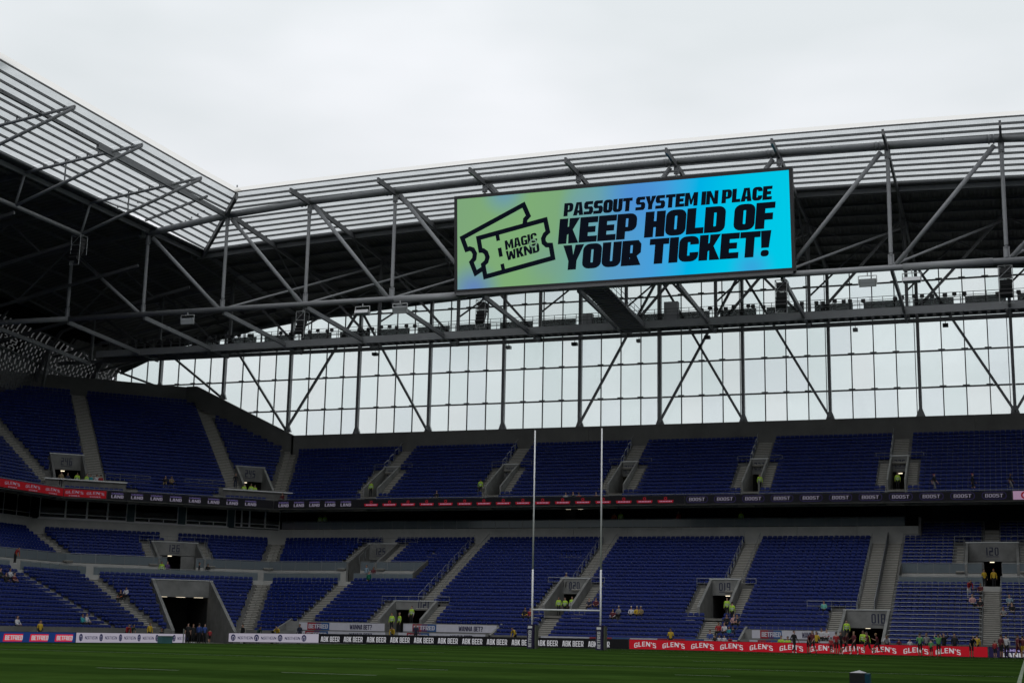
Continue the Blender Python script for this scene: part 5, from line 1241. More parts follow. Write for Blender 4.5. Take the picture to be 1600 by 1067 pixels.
# ticket outlines, measured in the picture of the screen and turned into screen metres
def q2(px, py):
    x, y = px/5.615+700, py/5.615+280
    u = (x-711.5)/(1240.5-711.5); top = 307.5-46.5*u; bot = 459.5-35.5*u
    u2 = u*(1-.10*(1-u)*.0)
    return (u2*W_, (y-top)/(bot-top)*H_)
def curve(c, r, a0, a1, n=7): return [(c[0]+r*math.cos(R(a0+(a1-a0)*k/n)), c[1]+r*math.sin(R(a0+(a1-a0)*k/n))) for k in range(n+1)]
front = [(292, 523), (911, 358), (933, 465), (905, 490), (890, 525), (895, 560), (920, 582), (958, 582), (976, 695), (355, 862), (335, 755), (365, 730), (376, 690), (362, 650), (335, 632), (312, 632)]
back = [(330, 792), (265, 832), (225, 735), (252, 705), (258, 660), (238, 625), (210, 616), (180, 625), (140, 522), (713, 226), (757, 325), (728, 355), (722, 395)]
m = MB(); stroke(m, [q2(*p) for p in front], .44, sf); m.build('ticket_outline', ink, disp)
m = MB(); stroke(m, [q2(*p) for p in back], .44, lambda u, v: sf(u, v)+Vector((0, .004, 0)), closed=False); m.build('ticket_outline', ink, disp)
m = MB()
for a, b in (((468, 492), (478, 545)), ((488, 608), (502, 685)), ((512, 748), (522, 800))): stroke(m, [q2(*a), q2(*b)], .36, sf, closed=False)
m.build('ticket_perforation', ink, disp)
def rot_text(txt, pa, pb, hpx):
    a = Vector(q2(*pa)); b = Vector(q2(*pb)); d = (b-a); L = d.length; d.normalize(); up = Vector((d.y, -d.x))
    hh = hpx
    return text_mesh('lettering', txt, lambda u, v: sf(*(a+d*u+up*v)), 0, 0, L, hh, w=.72, t=.28, h=.2, gap=.05, shear=.06)
rot_text('MAGIC', (545, 628), (838, 552), .88).build('lettering', ink, disp)
rot_text('WKND', (556, 720), (858, 640), .88).build('lettering', ink, disp)
m = MB(); c = q2(798, 566); ring(m, c[0], c[1], .26, .40, lambda u, v: sf(u, v)+Vector((0, -.006, 0)), 1.0); m.build('badge', mat('badge_pixels', (.1, .15, .12), .5, em=(.10, .2, .12), es=1.), disp)
# the screen leans forward over the pitch
for o in list(scr.children)+[c for p in scr.children for c in p.children]:
    for v in o.data.vertices: v.co.y += .3-.75*(v.co.z-SZ0)/(SZ1-SZ0)
mb = MB()
for x in (SX0+2, -38, -28, SX1-2): mb.box(x-.15, x+.15, SY+.86, YT-.2, SZ0+.2, SZ0+.6); mb.box(x-.15, x+.15, SY+.2, YT-.1, SZ1-.9, SZ1-.5)
mb.beam((SX0+.2, SY+.35, SZ0-.14), (SX1-.2, SY+.35, SZ0-.14), .5, .25)
mb.build('hanger', M_steeld, scr)
# ---------------------------------------------------------------- the rest of the bowl, behind and beside the camera
M_far = mat('far_seating', (.03, .045, .19), .6, var=.2)
def bowl_side(name, P, a0, a1):
    """P(t, d, z): stepped seating and roof of a stand that closes the bowl"""
    mb = MB(); z = .4
    for i in range(44):
        d = .8*i; zz = z+(.344*i if i < 24 else 8.3+.5*(i-24)); zn = z+(.344*(i+1) if i+1 < 24 else 8.3+.5*(i+1-24))
        mb.quad(P(a0, d, zz), P(a1, d, zz), P(a1, d+.8, zz), P(a0, d+.8, zz)); mb.quad(P(a0, d+.8, zz), P(a1, d+.8, zz), P(a1, d+.8, zn), P(a0, d+.8, zn))
    o = struct(mb.build(name, M_far), label='seating bowl beyond the frame that closes the stadium')
    MB().quad(P(a0, 40, -1), P(a1, 40, -1), P(a1, 40, 38), P(a0, 40, 38)).build('outer_wall', M_concd, o)
    MB().quad(P(a0, -4, 42.9), P(a1, -4, 42.9), P(a1, 8, 41.2), P(a0, 8, 41.2)).build('translucent_roof', M_poly, o)
    MB().quad(P(a0, 8, 41.2), P(a1, 8, 41.2), P(a1, 24, 39.5), P(a0, 24, 39.5)).quad(P(a0, 24, 39.5), P(a1, 24, 39.5), P(a1, 40, 34), P(a0, 40, 34)).build('roof_deck', M_deck, o)
bowl_side('opposite_seating', lambda t, d, z: Vector((t, -9-d, z)), -75, 9)
bowl_side('near_side_seating', lambda t, d, z: Vector((9.5+d, t, z)), -9, 112)
o = bowl_side('far_side_seating', lambda t, d, z: Vector((-74.5-d, t, z)), -9, 83)
struct(MB().box(24, 24.3, 104, 152.5, -1.2, 41).build('light_block_wall', M_concd), label='unseen wall added beyond the right edge to block side light')  # added out of view to keep side light off the upper tier
struct(MB().quad((5.5, 108, 42.8), (24, 108, 41.4), (24, 116.2, 41.4), (5.5, 116.2, 42.8)).build('light_block_roof', M_deck), label='unseen roof added beyond the right edge to block stray light')  # added out of view to shut out light above the corner
# ---------------------------------------------------------------- advertising boards round the pitch
led_red = led('led_red', (.30, .005, .012), .85); led_black = led('led_black', (.004, .004, .005), 1.); led_white = led('led_white', (.33, .31, .37), .9); led_navy = led('led_navy', (.008, .028, .12), .9)
led_txt = led('led_white_text', (.46, .46, .49), .8); led_dim = led('led_dim_text', (.40, .39, .42), .8); led_ink = led('led_navy_ink', (.012, .014, .05), .9); led_betred = led('led_bet_red', (.5, .01, .03), .9)
casing = mat('board_casing', (.03, .03, .032), .5)
def board(label, fn, u0, u1, z0, z1, m, back, name='advertising_board', grp='advertising boards along the pitch edge', loc=None):
    t = thing(name, label, 'advertising board', loc or fn((u0+u1)/2, z0), grp)
    b = MB().prism([fn(u0, z0), fn(u1, z0), fn(u1, z1), fn(u0, z1)], back); b.build('casing', casing, t)
    e = .03; off = Vector(back)*-.04
    d = MB().quad(*[Vector(fn(*q))+off for q in ((u0+e, z0+e), (u1-e, z0+e), (u1-e, z1-e), (u0+e, z1-e))]).build('display', m, t)
    return t, d, (lambda u, v: Vector(fn(u, v))+off*2)
fe = lambda u, v: Vector((u, 117.0, v+g(u)*.6))
BZ0, BZ1 = .02, .84
t, d, pf = board('white train company board left of the goal, right of the tunnel', fe, -69.2, -59.95, BZ0, BZ1, led_white, (0, .16, 0))
x = -68.9
def roundel(d, pf, x, z=.43, r=.3):
    m = MB(); ring(m, x, z, 0, r, pf, .82, 20); m.build('roundel', led_ink, d)
    q = lambda u, v: pf(u, v)+Vector((0, -.004, 0)); m = MB(); stroke(m, [(x-.1, z-.2), (x-.1, z+.06), (x, z+.14), (x+.1, z+.06), (x+.1, z-.2)], .045, q, closed=False); m.build('emblem', led_white, d)
while x < -60.6:
    roundel(d, pf, x+.2)
    if x < -61.9: text_mesh('l', 'NORTHERN', pf, x+.68, .28, 1.55, .27, w=.6, t=.13, h=.11, gap=.1).build('lettering', led_ink, d)
    x += 2.42
t, d, pf = board('black beer board running behind the goal posts', fe, -59.9, -31.3, BZ0, BZ1, led_black, (0, .16, 0))
x = -59.75; word = None
while x < -32.9:
    text_mesh('l', 'ABK BEER', pf, x, .14, 1.86, .46, w=.56, t=.17, h=.14, gap=.11, space=.3).build('lettering', led_txt, d); x += 2.27
t, d, pf = board('long red vodka board on the right half of the end', fe, -31.25, -2.95, BZ0, BZ1, led_red, (0, .16, 0))
x = -30.8
while x < -4.6:
    text_mesh('l', "GLEN'S", pf, x, .13, 1.85, .38, w=.62, t=.165, h=.14, gap=.16, arch=.42).build('lettering', led_txt, d); x += 2.4
t, d, pf = board('black board at the far right end of the end line', fe, -2.9, XR-1, BZ0, BZ1, led('led_dark_violet', (.01, .008, .03), 1.), (0, .16, 0))
for k in range(4):
    text_mesh('l', 'LAND', pf, -1.9+3.4*k, .10, 1.5, .3, w=.62, t=.22, h=.18, gap=.1).build('lettering', led_txt, d); text_mesh('l', 'GAMING', pf, -1.9+3.4*k, .50, 1.5, .18, w=.6, t=.18, h=.15, gap=.1).build('lettering', led('led_lilac', (.3, .25, .5), .8), d)
# touchline side, seen face-on at the left
XS = -72.9
fl_ = lambda u, v: Vector((XS, u, v-.34))
t, d, pf = board('white train company board on the left touchline beside the tunnel', fl_, 99.35, 115.6, 0, .84, led_white, (-.16, 0, 0))
x = 99.7
while x < 115:
    m = MB(); roundel(d, pf, x+.3)
    if x < 113.6: text_mesh('l', 'NORTHERN', pf, x+.85, .28, 1.7, .27, w=.6, t=.13, h=.11, gap=.1).build('lettering', led_ink, d)
    x += 2.75
t, d, pf = board('dark blue betting board at the left edge of the photo', fl_, 84, 99.3, 0, .84, led_navy, (-.16, 0, 0))
x = 96.75
while x > 84:
    m = MB().quad(pf(x-.12, .1), pf(x+2.1, .1), pf(x+2.2, .66), pf(x-.02, .66)); m.build('red_plate', led_betred, d)
    text_mesh('l', 'BETFRED', lambda u, v: pf(u, v)+Vector((.006, 0, 0)), x+.1, .2, 2.05, .36, w=.6, t=.22, h=.17, gap=.06, shear=.08).build('lettering', led_txt, d); x -= 3.1

# ---------------------------------------------------------------- printed banners
ban_white = mat('banner_white', (.55, .54, .60), .7, var=.06); ban_red = mat('banner_red', (.30, .012, .03), .7); ban_blue = mat('banner_blue', (.02, .09, .26), .7); ban_ink = mat('banner_ink', (.02, .015, .06), .7); ban_mid = mat('banner_violet', (.10, .03, .12), .7)
def banner(label, X0, X1, y, z0, z1, w1=None, wx=None):
    t = thing('banner', label, 'banner', ((X0+X1)/2, y, z0), 'betting banners on the platform walls')
    f = lambda u, v: Vector((u, y, v)); k = (z1-z0); L = X1-X0
    MB().box(X0, X1, y, y+.02, z0, z1).build('sheet', ban_white, t)
    a, b = X0+L*.10, X0+L*.36; q = lambda u, v: f(u, v)+Vector((0, -.008, 0)); q2_ = lambda u, v: f(u, v)+Vector((0, -.014, 0))
    c1, c2 = a+(b-a)*.38, a+(b-a)*.62
    MB().quad(q(a, z0), q(c1, z0), q(c1, z1), q(a, z1)).build('red_plate', ban_red, t); MB().quad(q(c1, z0), q(c2, z0), q(c2, z1), q(c1, z1)).build('violet_plate', ban_mid, t); MB().quad(q(c2, z0), q(b, z0), q(b, z1), q(c2, z1)).build('blue_plate', ban_blue, t)
    text_mesh('l', 'BETFRED', q2_, a+.12, z0+k*.2, (b-a)*.88, k*.6, w=.62, t=.22, h=.18, gap=.05, shear=.04).build('lettering', ban_white, t)
    text_mesh('l', 'WANNA BET?', q2_, X0+L*.60, z0+k*.16, L*.255, k*.66, w=.6, t=.22, h=.17, gap=.05, space=.3).build('lettering', ban_ink, t)
banner('white betting banner on the upper platform wall, left of entrance 021', -64.9, -56.05, 122.46, 1.08, 1.76)
banner('white betting banner on the lower platform wall, left of entrance 021', -63.9, -54.9, 120.16, .34, .98)
banner('white betting banner on the upper platform wall, right of entrance 021', -54.15, -45.0, 122.46, 1.12, 1.78)
banner('white betting banner on the lower platform wall, right of entrance 021', -53.6, -45.2, 120.16, .34, .98)
banner('white betting banner on the platform wall left of entrance 018', -22.0, -15.0, 122.46, 1.12, 1.80)
banner('low white betting banner on the front wall near entrance 018', -21.8, -15.0, 120.16, .3, .98)
t = thing('banner', 'narrow white, red and blue strip banner along the front wall behind the boards', 'banner', (-33, 120.05, .6), 'betting banners on the platform walls')
for a, b, m_ in ((-40, -35.6, ban_white), (-35.6, -33.6, ban_red), (-33.6, -32.0, ban_blue), (-32, -29.6, ban_white), (-29.6, -27.2, ban_red), (-27.2, -25.6, ban_blue), (-25.6, -22.8, ban_white)):
    MB().box(a+.01, b-.01, 120.05, 120.09, .55, .93).build('strip', m_, t)

# ---------------------------------------------------------------- ribbon display on the upper tier front
rib_black = led('ribbon_black', (.003, .003, .004), 1.); rib_txt = led('ribbon_text', (.17, .155, .205), .8); rib_vio = led('ribbon_violet', (.09, .07, .19), .8); rib_red = led('ribbon_red', (.20, .005, .012), .8); rib_redbg = led('ribbon_red_ground', (.15, .003, .006), .8); rib_pill = led('ribbon_pill', (.02, .015, .06), .8); rib_pink = led('ribbon_pink', (.30, .19, .28), .9)
def ribbon(label, F, t0, t1, m, loc):
    fn = lambda u, v: F.p(u, 18.0, v+.13); bk = F.p(0, .3, 0)-F.p(0, 0, 0)
    return board(label, fn, t0, t1, 13.78, 14.62, m, bk, 'ribbon_display', 'ribbon displays on the upper tier front', fn((t0+t1)/2, 13.78))
def land(d, pf, u, s=1.):
    text_mesh('l', 'LAND', pf, u-.62*s, 13.92, 1.24*s, .32, w=.62, t=.22, h=.18, gap=.1).build('lettering', rib_txt, d)
    text_mesh('l', 'GAMING', pf, u-.6*s, 14.32, 1.2*s, .15, w=.6, t=.16, h=.14, gap=.12).build('lettering', rib_vio, d)
xl = -69.2-K*18.0
t, d, pf = ribbon('black ribbon display with white and red logos, left part of the end stand', F_end, xl+.02, -31.15, rib_black, None)
u = xl+1.2
while u < -66.2: land(d, pf, u); u += 1.87
u = -65.0
while u < -32:
    m = MB().quad(pf(u-.75, 13.9), pf(u+.75, 13.9), pf(u+.82, 14.16), pf(u-.82, 14.16)); ring(m, u, 14.33, .08, .15, pf, 1.1, 12); m.build('red_logo', rib_red, d)
    q = lambda a, b: pf(a, b)*1+Vector((0, -.008, 0)); m = MB(); [m.quad(q(u-.6+k*.16, 13.99), q(u-.5+k*.16, 13.99), q(u-.5+k*.16, 14.09), q(u-.6+k*.16, 14.09)) for k in range(8)]; struct(m.build('logo_text', rib_pink, d), 'stuff')
    u += 2.13
t, d, pf = ribbon('black ribbon display with repeated drink logo, right part of the end stand', F_end, -31.1, -.75, rib_black, None)
u = -30.2
while u < -1.4:
    pl = [(a, b) for a, b in rr(u-.75, 13.9, u+1.35, 14.5, (.28, .28, .28, .28))]; m = MB(); stroke(m, pl, .05, pf); m.build('pill', rib_pill, d)
    text_mesh('l', 'BOOST', pf, u-.5, 14.04, 1.55, .33, w=.6, t=.17, h=.15, gap=.1, shear=.08).build('lettering', rib_txt, d); u += 2.76
t, d, pf = ribbon('pink ribbon display with a red ring at the right edge of the photo', F_end, -.7, XR, rib_pink, None)
for q in (.35, 4.35): ring(MB(), q, 14.2, .2, .34, pf).build('ring_logo', rib_red, d)
a, b = F_cor.rng(18.0)
t, d, pf = ribbon('black ribbon display with small white logos round the corner stand', F_cor, a+4.35, b-.02, rib_black, None)
u = a+5.4
while u < b-.6: land(d, pf, u); u += 2.02
t, d, pf = ribbon('red vodka ribbon display at the left of the corner stand', F_cor, a+.02, a+4.3, rib_redbg, None)
for k in range(2):
    text_mesh('l', "GLEN'S", pf, a+.2+2.1*k, 14.08, 1.75, .28, w=.62, t=.13, h=.11, gap=.16, arch=.35).build('lettering', rib_txt, d); text_mesh('l', "VODKA", pf, a+.5+2.1*k, 13.86, 1.1, .13, w=.62, t=.14, h=.12, gap=.25).build('lettering', rib_txt, d)
b = F_lef.rng(18.0)[1]
t, d, pf = ribbon('red vodka ribbon display on the side stand at the left edge', F_lef, 92, b-.02, rib_redbg, None)
for k in range(8):
    u = b-2.9-3.1*k; text_mesh('l', "GLEN'S", pf, u, 14.08, 2.2, .28, w=.62, t=.13, h=.11, gap=.16, arch=.35).build('lettering', rib_txt, d); text_mesh('l', "VODKA", pf, u+.5, 13.86, 1.3, .13, w=.62, t=.14, h=.12, gap=.25).build('lettering', rib_txt, d)

# ---------------------------------------------------------------- goal posts
gp = thing('rugby_posts', 'tall white rugby posts with navy padded bases in front of the stand', 'goal posts', (-33.3, 106, 0))
pad_m = mat('navy_post_pad', (.022, .016, .06), .5); pad_side = mat('pad_side', (.10, .11, .08), .7)
for i, X in enumerate((-36.05, -30.55)):
    b = MB().tube((X, 106, .1), (X, 106, 6), .075, 14); b.tube((X, 106, 6), (X, 106, 16.9), .07, 14, .055); b.build('upright', M_white, gp, True)
    b = MB(); w = .30; q = [(X-w*.75, 105.55, .0), (X+w*.75, 105.55, 0), (X+w*1.0, 105.75, 0), (X+w*1.0, 106.4, 0), (X-w*1.0, 106.4, 0), (X-w*1.0, 105.75, 0)]
    b.prism(q, (0, 0, 1.82)); pad = b.build('post_pad', pad_m, gp)
    MB().box(X+w*1.0+.003, X+w*1.35, 105.8, 106.4, .0, 1.75).build('pad_return', pad_side, pad)
    fn = lambda u, v: Vector((X+u, 105.54, v))
    text_mesh('l', 'BETFRED', lambda u, v: fn(.12-v, u), .12, 0, 1.25, .24, w=.6, t=.2, h=.16, gap=.1).build('lettering', M_white, pad)
    m = MB().quad(fn(-.17, 1.52), fn(.17, 1.52), fn(.17, 1.7), fn(-.17, 1.7)); m.build('pad_badge', M_white, pad)
MB().tube((-36.05, 106, 2.93), (-30.55, 106, 2.93), .065, 12).build('crossbar', M_white, gp, True)

# ---------------------------------------------------------------- small things on the pitch edge
t = thing('pitchside_box', 'small black box with pale top and teal side in the near foreground', 'box', (-2.7, 25, 0))
MB().prism([(-2.85, 24.9, 0), (-2.60, 24.9, 0), (-2.60, 25.25, 0), (-2.85, 25.25, 0)], (0, 0, .53)).build('body', M_black, t)
MB().prism([(-2.598, 24.9, 0), (-2.53, 24.98, 0), (-2.53, 25.25, 0), (-2.598, 25.25, 0)], (0, 0, .52)).build('teal_side', mat('teal_plastic', (.02, .10, .15), .5), t)
m = MB(); m.v = [(-2.85, 24.9, .532), (-2.60, 24.9, .532), (-2.60, 25.25, .532), (-2.85, 25.25, .532), (-2.70, 25.05, .572)]; m.f = [(0, 1, 4), (1, 2, 4), (2, 3, 4), (3, 0, 4)]; m.build('pale_lid', mat('pale_lid', (.35, .34, .36), .6), t)
t = thing('corner_pole', 'thin pale pole standing in front of the white board by the tunnel', 'pole', (-71.2, 112.6, -.34))
MB().tube((-71.2, 112.6, -.34), (-71.2, 112.6, .95), .05, 8).build('shaft', mat('pole_paint', (.22, .24, .22), .6), t)
MB().tube((-71.2, 112.6, -.345), (-71.2, 112.6, -.28), .12, 8).build('base', M_black, t)
t = thing('cool_box', 'flat teal cool box standing in front of the white board near the tunnel', 'box', (-71.6, 110.4, -.34))
MB().box(-71.9, -71.4, 109.6, 111.2, -.34, .22).build('body', mat('cool_box_teal', (.05, .16, .17), .5), t)
MB().box(-71.93, -71.37, 109.57, 111.23, .222, .30).build('lid', mat('cool_box_lid', (.14, .22, .20), .5), t)
# ---------------------------------------------------------------- people
# joint name -> position (facing -y, feet at z = 0), skin radius
def joints(pose):
    J = {'pelvis': (0, 0, .95), 'waist': (0, 0, 1.10), 'chest': (0, -.01, 1.32), 'neck': (0, 0, 1.49), 'jaw': (0, -.03, 1.57), 'head': (0, -.01, 1.67), 'crown': (0, .0, 1.735)}
    for s, k in ((-1, 'r'), (1, 'l')):
        J.update({'hip'+k: (s*.09, 0, .90), 'knee'+k: (s*.10, -.015, .50), 'ankle'+k: (s*.10, .02, .09), 'toe'+k: (s*.115, -.14, .035),
                  'sho'+k: (s*.185, 0, 1.415), 'elb'+k: (s*.245, .02, 1.14), 'wri'+k: (s*.25, -.07, .90), 'hand'+k: (s*.25, -.09, .82)})
    if pose == 'walk':
        J.update({'kneer': (-.10, -.17, .53), 'ankler': (-.10, -.22, .10), 'toer': (-.11, -.38, .06), 'kneel': (.10, .06, .50), 'anklel': (.10, .30, .15), 'toel': (.11, .20, .03),
                  'elbr': (-.24, .12, 1.15), 'wrir': (-.24, .08, .92), 'handr': (-.24, .06, .84), 'elbl': (.24, -.06, 1.15), 'wril': (.22, -.24, .96), 'handl': (.21, -.29, .89)})
    if pose == 'run':
        J.update({'kneer': (-.10, -.30, .66), 'ankler': (-.10, -.24, .26), 'toer': (-.11, -.40, .20), 'kneel': (.10, .10, .50), 'anklel': (.10, .42, .30), 'toel': (.11, .42, .14),
                  'chest': (0, -.09, 1.30), 'neck': (0, -.13, 1.46), 'jaw': (0, -.17, 1.53), 'head': (0, -.16, 1.63), 'crown': (0, -.15, 1.70), 'shor': (-.185, -.08, 1.39), 'shol': (.185, -.10, 1.39),
                  'elbr': (-.25, .14, 1.17), 'wrir': (-.24, .02, .98), 'handr': (-.23, -.05, .95), 'elbl': (.25, -.22, 1.16), 'wril': (.18, -.42, 1.24), 'handl': (.16, -.48, 1.30)})
    if pose == 'up':
        J.update({'elbr': (-.28, -.20, 1.46), 'wrir': (-.20, -.30, 1.66), 'handr': (-.18, -.32, 1.74), 'elbl': (.28, -.20, 1.46), 'wril': (.20, -.30, 1.66), 'handl': (.18, -.32, 1.74)})
    if pose in ('bend', 'lean'):
        k = 1.0 if pose == 'bend' else .75
        J.update({'waist': (0, -.06*k, 1.08), 'chest': (0, -.24*k, 1.25), 'neck': (0, -.36*k, 1.36), 'jaw': (0, -.43*k, 1.39), 'head': (0, -.45*k, 1.47), 'crown': (0, -.46*k, 1.53),
                  'shor': (-.185, -.29*k, 1.31), 'shol': (.185, -.29*k, 1.31), 'elbr': (-.25, -.33*k, 1.04), 'wrir': (-.20, -.42*k, .82), 'handr': (-.19, -.45*k, .74), 'elbl': (.25, -.33*k, 1.04), 'wril': (.20, -.42*k, .82), 'handl': (.19, -.45*k, .74)})
    if pose == 'sit':
        for n in ('pelvis', 'waist', 'chest', 'neck', 'jaw', 'head', 'crown', 'shor', 'shol', 'elbr', 'elbl', 'wrir', 'wril', 'handr', 'handl'):
            x, y, z = J[n]; J[n] = (x, y+.12, z-.40)
        for s, k in ((-1, 'r'), (1, 'l')):
            J.update({'hip'+k: (s*.10, .08, .52), 'knee'+k: (s*.14, -.34, .53), 'ankle'+k: (s*.13, -.36, .10), 'toe'+k: (s*.14, -.52, .04),
                      'elb'+k: (s*.25, .02, .76), 'wri'+k: (s*.13, -.20, .66), 'hand'+k: (s*.09, -.26, .64)})
    return J
RAD = {'pelvis': (.165, .125), 'waist': (.15, .11), 'chest': (.19, .125), 'neck': (.062, .062), 'jaw': (.072, .082), 'head': (.082, .098), 'crown': (.058, .07),
       'hip': (.098, .098), 'knee': (.066, .066), 'ankle': (.046, .05), 'toe': (.045, .034), 'sho': (.072, .07), 'elb': (.047, .047), 'wri': (.033, .03), 'hand': (.036, .022)}
EDG = [('pelvis', 'waist'), ('waist', 'chest'), ('chest', 'neck'), ('neck', 'jaw'), ('jaw', 'head'), ('head', 'crown')]
for k in 'rl': EDG += [('pelvis', 'hip'+k), ('hip'+k, 'knee'+k), ('knee'+k, 'ankle'+k), ('ankle'+k, 'toe'+k), ('chest', 'sho'+k), ('sho'+k, 'elb'+k), ('elb'+k, 'wri'+k), ('wri'+k, 'hand'+k)]
SLOT = {}     # bone -> material slot: skin, top, forearm, thigh, shin, shoe
for a, b in EDG:
    q = b.rstrip('rl') if b[-1] in 'rl' and b[:-1] in RAD else b
    SLOT[(a, b)] = {'waist': 1, 'chest': 1, 'neck': 1, 'jaw': 0, 'head': 0, 'crown': 0, 'hip': 3, 'knee': 3, 'ankle': 4, 'toe': 5, 'sho': 1, 'elb': 1, 'wri': 2, 'hand': 0}[q]
def nearest(p, J):
    best, bs = 9, 1
    for (a, b) in EDG:
        A, B = Vector(J[a]), Vector(J[b]); d = B-A; t = max(0, min(1, (p-A).dot(d)/d.length_squared)); L = (p-(A+d*t)).length
        if b == 'neck' and t > .72: s = 0
        else: s = SLOT[(a, b)]
        if L < best: best, bs = L, s
    return bs
def body_mesh(pose):
    J = joints(pose); names = list(J); me = bpy.data.meshes.new('sk'); idx = {n: i for i, n in enumerate(names)}
    me.from_pydata([J[n] for n in names], [(idx[a], idx[b]) for a, b in EDG], []); o = bpy.data.objects.new('sk', me); C.objects.link(o)
    md = o.modifiers.new('s', 'SKIN'); md.use_smooth_shade = True; md.branch_smoothing = .3
    sv = me.skin_vertices[0].data if me.skin_vertices else None
    if sv is None:
        import bmesh
        bm = bmesh.new(); bm.from_mesh(me); bm.verts.layers.skin.verify(); bm.to_mesh(me); bm.free(); sv = me.skin_vertices[0].data
    for n in names:
        q = n[:-1] if n[-1] in 'rl' and n[:-1] in RAD else n; sv[idx[n]].radius = RAD[q]; sv[idx[n]].use_root = (n == 'pelvis')
    o.modifiers.new('u', 'SUBSURF').levels = 1
    dg = bpy.context.evaluated_depsgraph_get(); ev = o.evaluated_get(dg); r = bpy.data.meshes.new_from_object(ev)
    bpy.data.objects.remove(o); bpy.data.meshes.remove(me)
    vs_ = [tuple(v.co) for v in r.vertices]; fs = [tuple(p.vertices) for p in r.polygons]
    mi_ = [nearest(Vector(p.center), J) for p in r.polygons]
    mb = MB(); mb.v = vs_; mb.f = fs
    for k, s in (('r', -1), ('l', 1)):         # five fingers on each hand
        w, h = Vector(J['wri'+k]), Vector(J['hand'+k]); d = (h-w).normalized(); side = Vector((0, -1, 0)) if abs(d.y) < .8 else Vector((s, 0, 0)); side = (side-d*side.dot(d)).normalized()
        for f, (off, L) in enumerate(((-.024, .055), (-.008, .07), (.008, .075), (.024, .065))):
            a = h+d*.015+side*off; m_ = a+d*L*.55; mb.tube(a, m_, .008, 4); mb.tube(m_, m_+(d*.8+Vector((-s*.6, 0, 0))).normalized()*L*.5, .0075, 4, .005)
        a = h-d*.02+side*.034; mb.tube(a, a+(d*.6+side*.8).normalized()*.05, .009, 4, .006)
    nose = Vector(J['head'])+Vector((0, -.1, -.02)); mb.prism([nose+Vector((-.012, .02, -.02)), nose+Vector((.012, .02, -.02)), nose+Vector((0, .01, .035))], (0, -.022, -.006))
    mi_ += [0]*(len(mb.f)-len(mi_))
    out_ = mb.mesh('person'); out_.polygons.foreach_set('material_index', mi_); out_.polygons.foreach_set('use_smooth', [True]*len(out_.polygons)); bpy.data.meshes.remove(r)
    # hair
    hb = MB(); hd = Vector(J['head']); rows_ = 5; seg = 10
    for i in range(rows_+1):
        a = math.pi*.60*i/rows_
        for q in range(seg):
            t = 2*math.pi*q/seg; fy = math.sin(t); cut = 1. if fy > -.4 else (.62 if i > 2 else 1)
            aa = a*(cut if i > 2 else 1)
            hb.v.append((hd.x+.094*math.sin(aa)*math.cos(t), hd.y+.012+.108*math.sin(aa)*fy, hd.z+.012+.095*math.cos(aa)))
    for i in range(rows_):
        for q in range(seg): hb.f.append((i*seg+q, (i+1)*seg+q, (i+1)*seg+(q+1) % seg, i*seg+(q+1) % seg))
    return out_, hb.mesh('hair')
POSES = {p: body_mesh(p) for p in ('stand', 'walk', 'run', 'up', 'bend', 'lean', 'sit')}
CL = {'k': (.010, .010, .012), 'r': (.33, .016, .022), 'm': (.10, .012, .020), 'w': (.55, .54, .56), 'v': (.42, .66, .05), 'y': (.52, .34, .02), 'g': (.10, .30, .10), 'gr': (.22, .22, .22), 'n': (.012, .018, .045), 't': (.16, .50, .42), 'te': (.03, .30, .34),
      'p': (.50, .28, .28), 'b': (.22, .30, .36), 'bl': (.03, .07, .26), 'o': (.50, .12, .02), 'kh': (.24, .18, .09), 'dg': (.02, .06, .045), 'dgn': (.01, .16, .09), 'pu': (.10, .05, .16)}
def cloth(c): return mat('cloth_'+c, CL[c], .8, var=.18, scale=9)
SKIN = [mat('skin_a', (.40, .22, .15), .55), mat('skin_b', (.30, .16, .10), .55), mat('skin_c', (.46, .27, .20), .55)]
HAIR = {'d': mat('dark_hair', (.018, .013, .010), .6), 'b': mat('fair_hair', (.20, .12, .06), .6), 'r': mat('red_cap', (.30, .015, .02), .7), 'w': mat('pale_hat', (.5, .49, .46), .7), 'y': mat('blond_hair', (.26, .17, .05), .6), 'o': mat('ginger_hair', (.24, .07, .02), .6)}
bb = MB()
for z0_ in (1.06,):
    rx, ry = (.185, .135) if z0_ < 1.1 else (.205, .145)
    for q in range(14):
        t0_, t1_ = 2*math.pi*q/14, 2*math.pi*(q+1)/14
        bb.quad((rx*math.cos(t0_), ry*math.sin(t0_), z0_), (rx*math.cos(t1_), ry*math.sin(t1_), z0_), (rx*math.cos(t1_), ry*math.sin(t1_), z0_+.05), (rx*math.cos(t0_), ry*math.sin(t0_), z0_+.05))
BAND = bb.mesh('reflective_band'); BAND.materials.append(mat('reflective_band', (.6, .62, .6), .4))
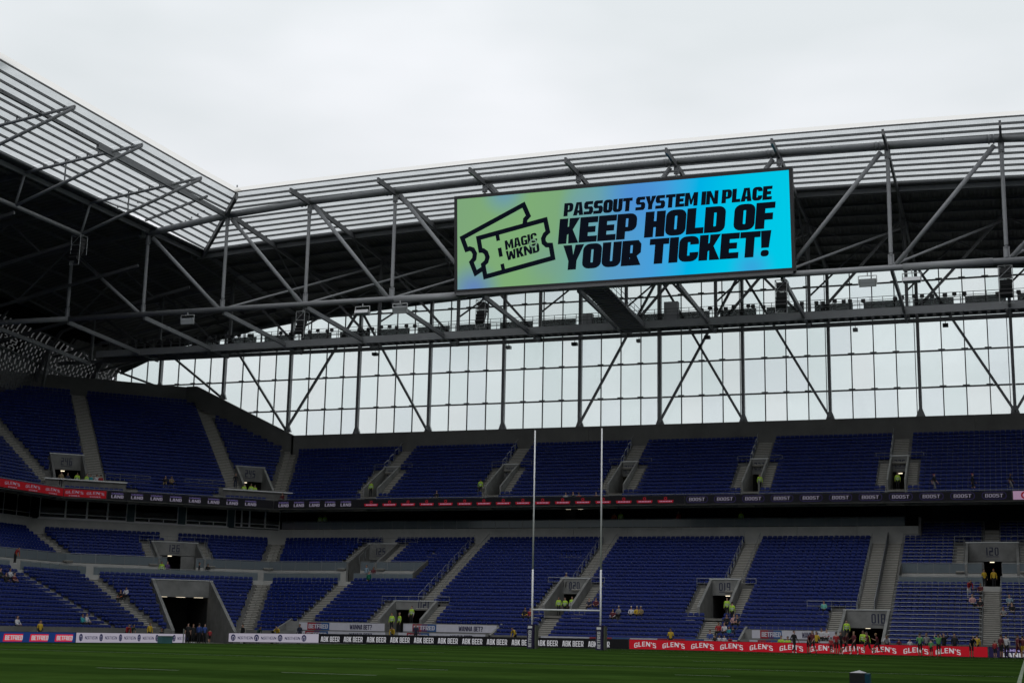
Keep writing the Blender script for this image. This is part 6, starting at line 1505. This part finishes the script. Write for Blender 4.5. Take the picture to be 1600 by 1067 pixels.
chair_b = MB().box(-.24, .24, -.2, .26, .41, .45); chair_b.box(-.24, .24, .24, .28, .45, .85)
for a in (-.2, .2):
    for b in (-.16, .22): chair_b.tube((a, b, 0), (a, b, .41), .018, 5)
chair_me = chair_b.mesh('folding_chair'); chair_me.materials.append(M_black)
for i, (x, y, z, pose, a, b, c, d_, h, rot, lab) in enumerate(PEOPLE):
    ground = (z == 'g')
    zz = g(x)+.006 if ground else z
    sc_k = .965+.07*random.random()
    if 'child' in lab or 'short' in lab: sc_k = .74
    if ground and pose == 'sit':
        if 'child' in lab: pose = 'stand'
        elif 'leaning' in lab: pose = 'lean'
        else:
            o = add('folding_chair', chair_me, None, (x, y+.02, zz)); o.rotation_euler = (0, 0, R(rot)); tag(o, 'black folding chair under the '+lab.split(' sitting')[0]+(', left' if 'left of' in lab else ', right' if 'right of' in lab else ' by the tunnel'), 'chair')
    bm_, hm = POSES[pose]
    if not bm_.materials:
        for k in range(6): bm_.materials.append(None)
        hm.materials.append(None)
    o = add('person', bm_, None, (x, y, zz)); o.rotation_euler = (0, 0, R(rot+random.uniform(-8, 8))); o.scale = (sc_k*(1.12 if 'large' in lab else 1), sc_k, sc_k)
    sk = SKIN[(i*7) % 3]; fc = sk if b == 's' else cloth(b)
    ms = [sk, cloth(a), fc, cloth(c), sk if d_ == 's' else cloth(d_), M_white if (i % 3 == 0) else M_black]
    for k, m_ in enumerate(ms): o.material_slots[k].link = 'OBJECT'; o.material_slots[k].material = m_
    tag(o, lab, 'person', 'people in the stadium')
    hr = bpy.data.objects.new('hair' if h not in 'rw' else 'hat', hm); C.objects.link(hr); hr.parent = o; hr.material_slots[0].link = 'OBJECT'; hr.material_slots[0].material = HAIR[h]
    if a == 'v' and pose == 'stand':       # reflective bands of the hi-vis jackets
        
        for zq, sq in ((0, 1), (.02, 1.09)):
            bd = bpy.data.objects.new('reflective_band', BAND); C.objects.link(bd); bd.parent = o; bd.location = (0, -.005, zq+.04*(sq > 1)); bd.scale = (sq, sq, 1.06 if sq > 1 else 1)
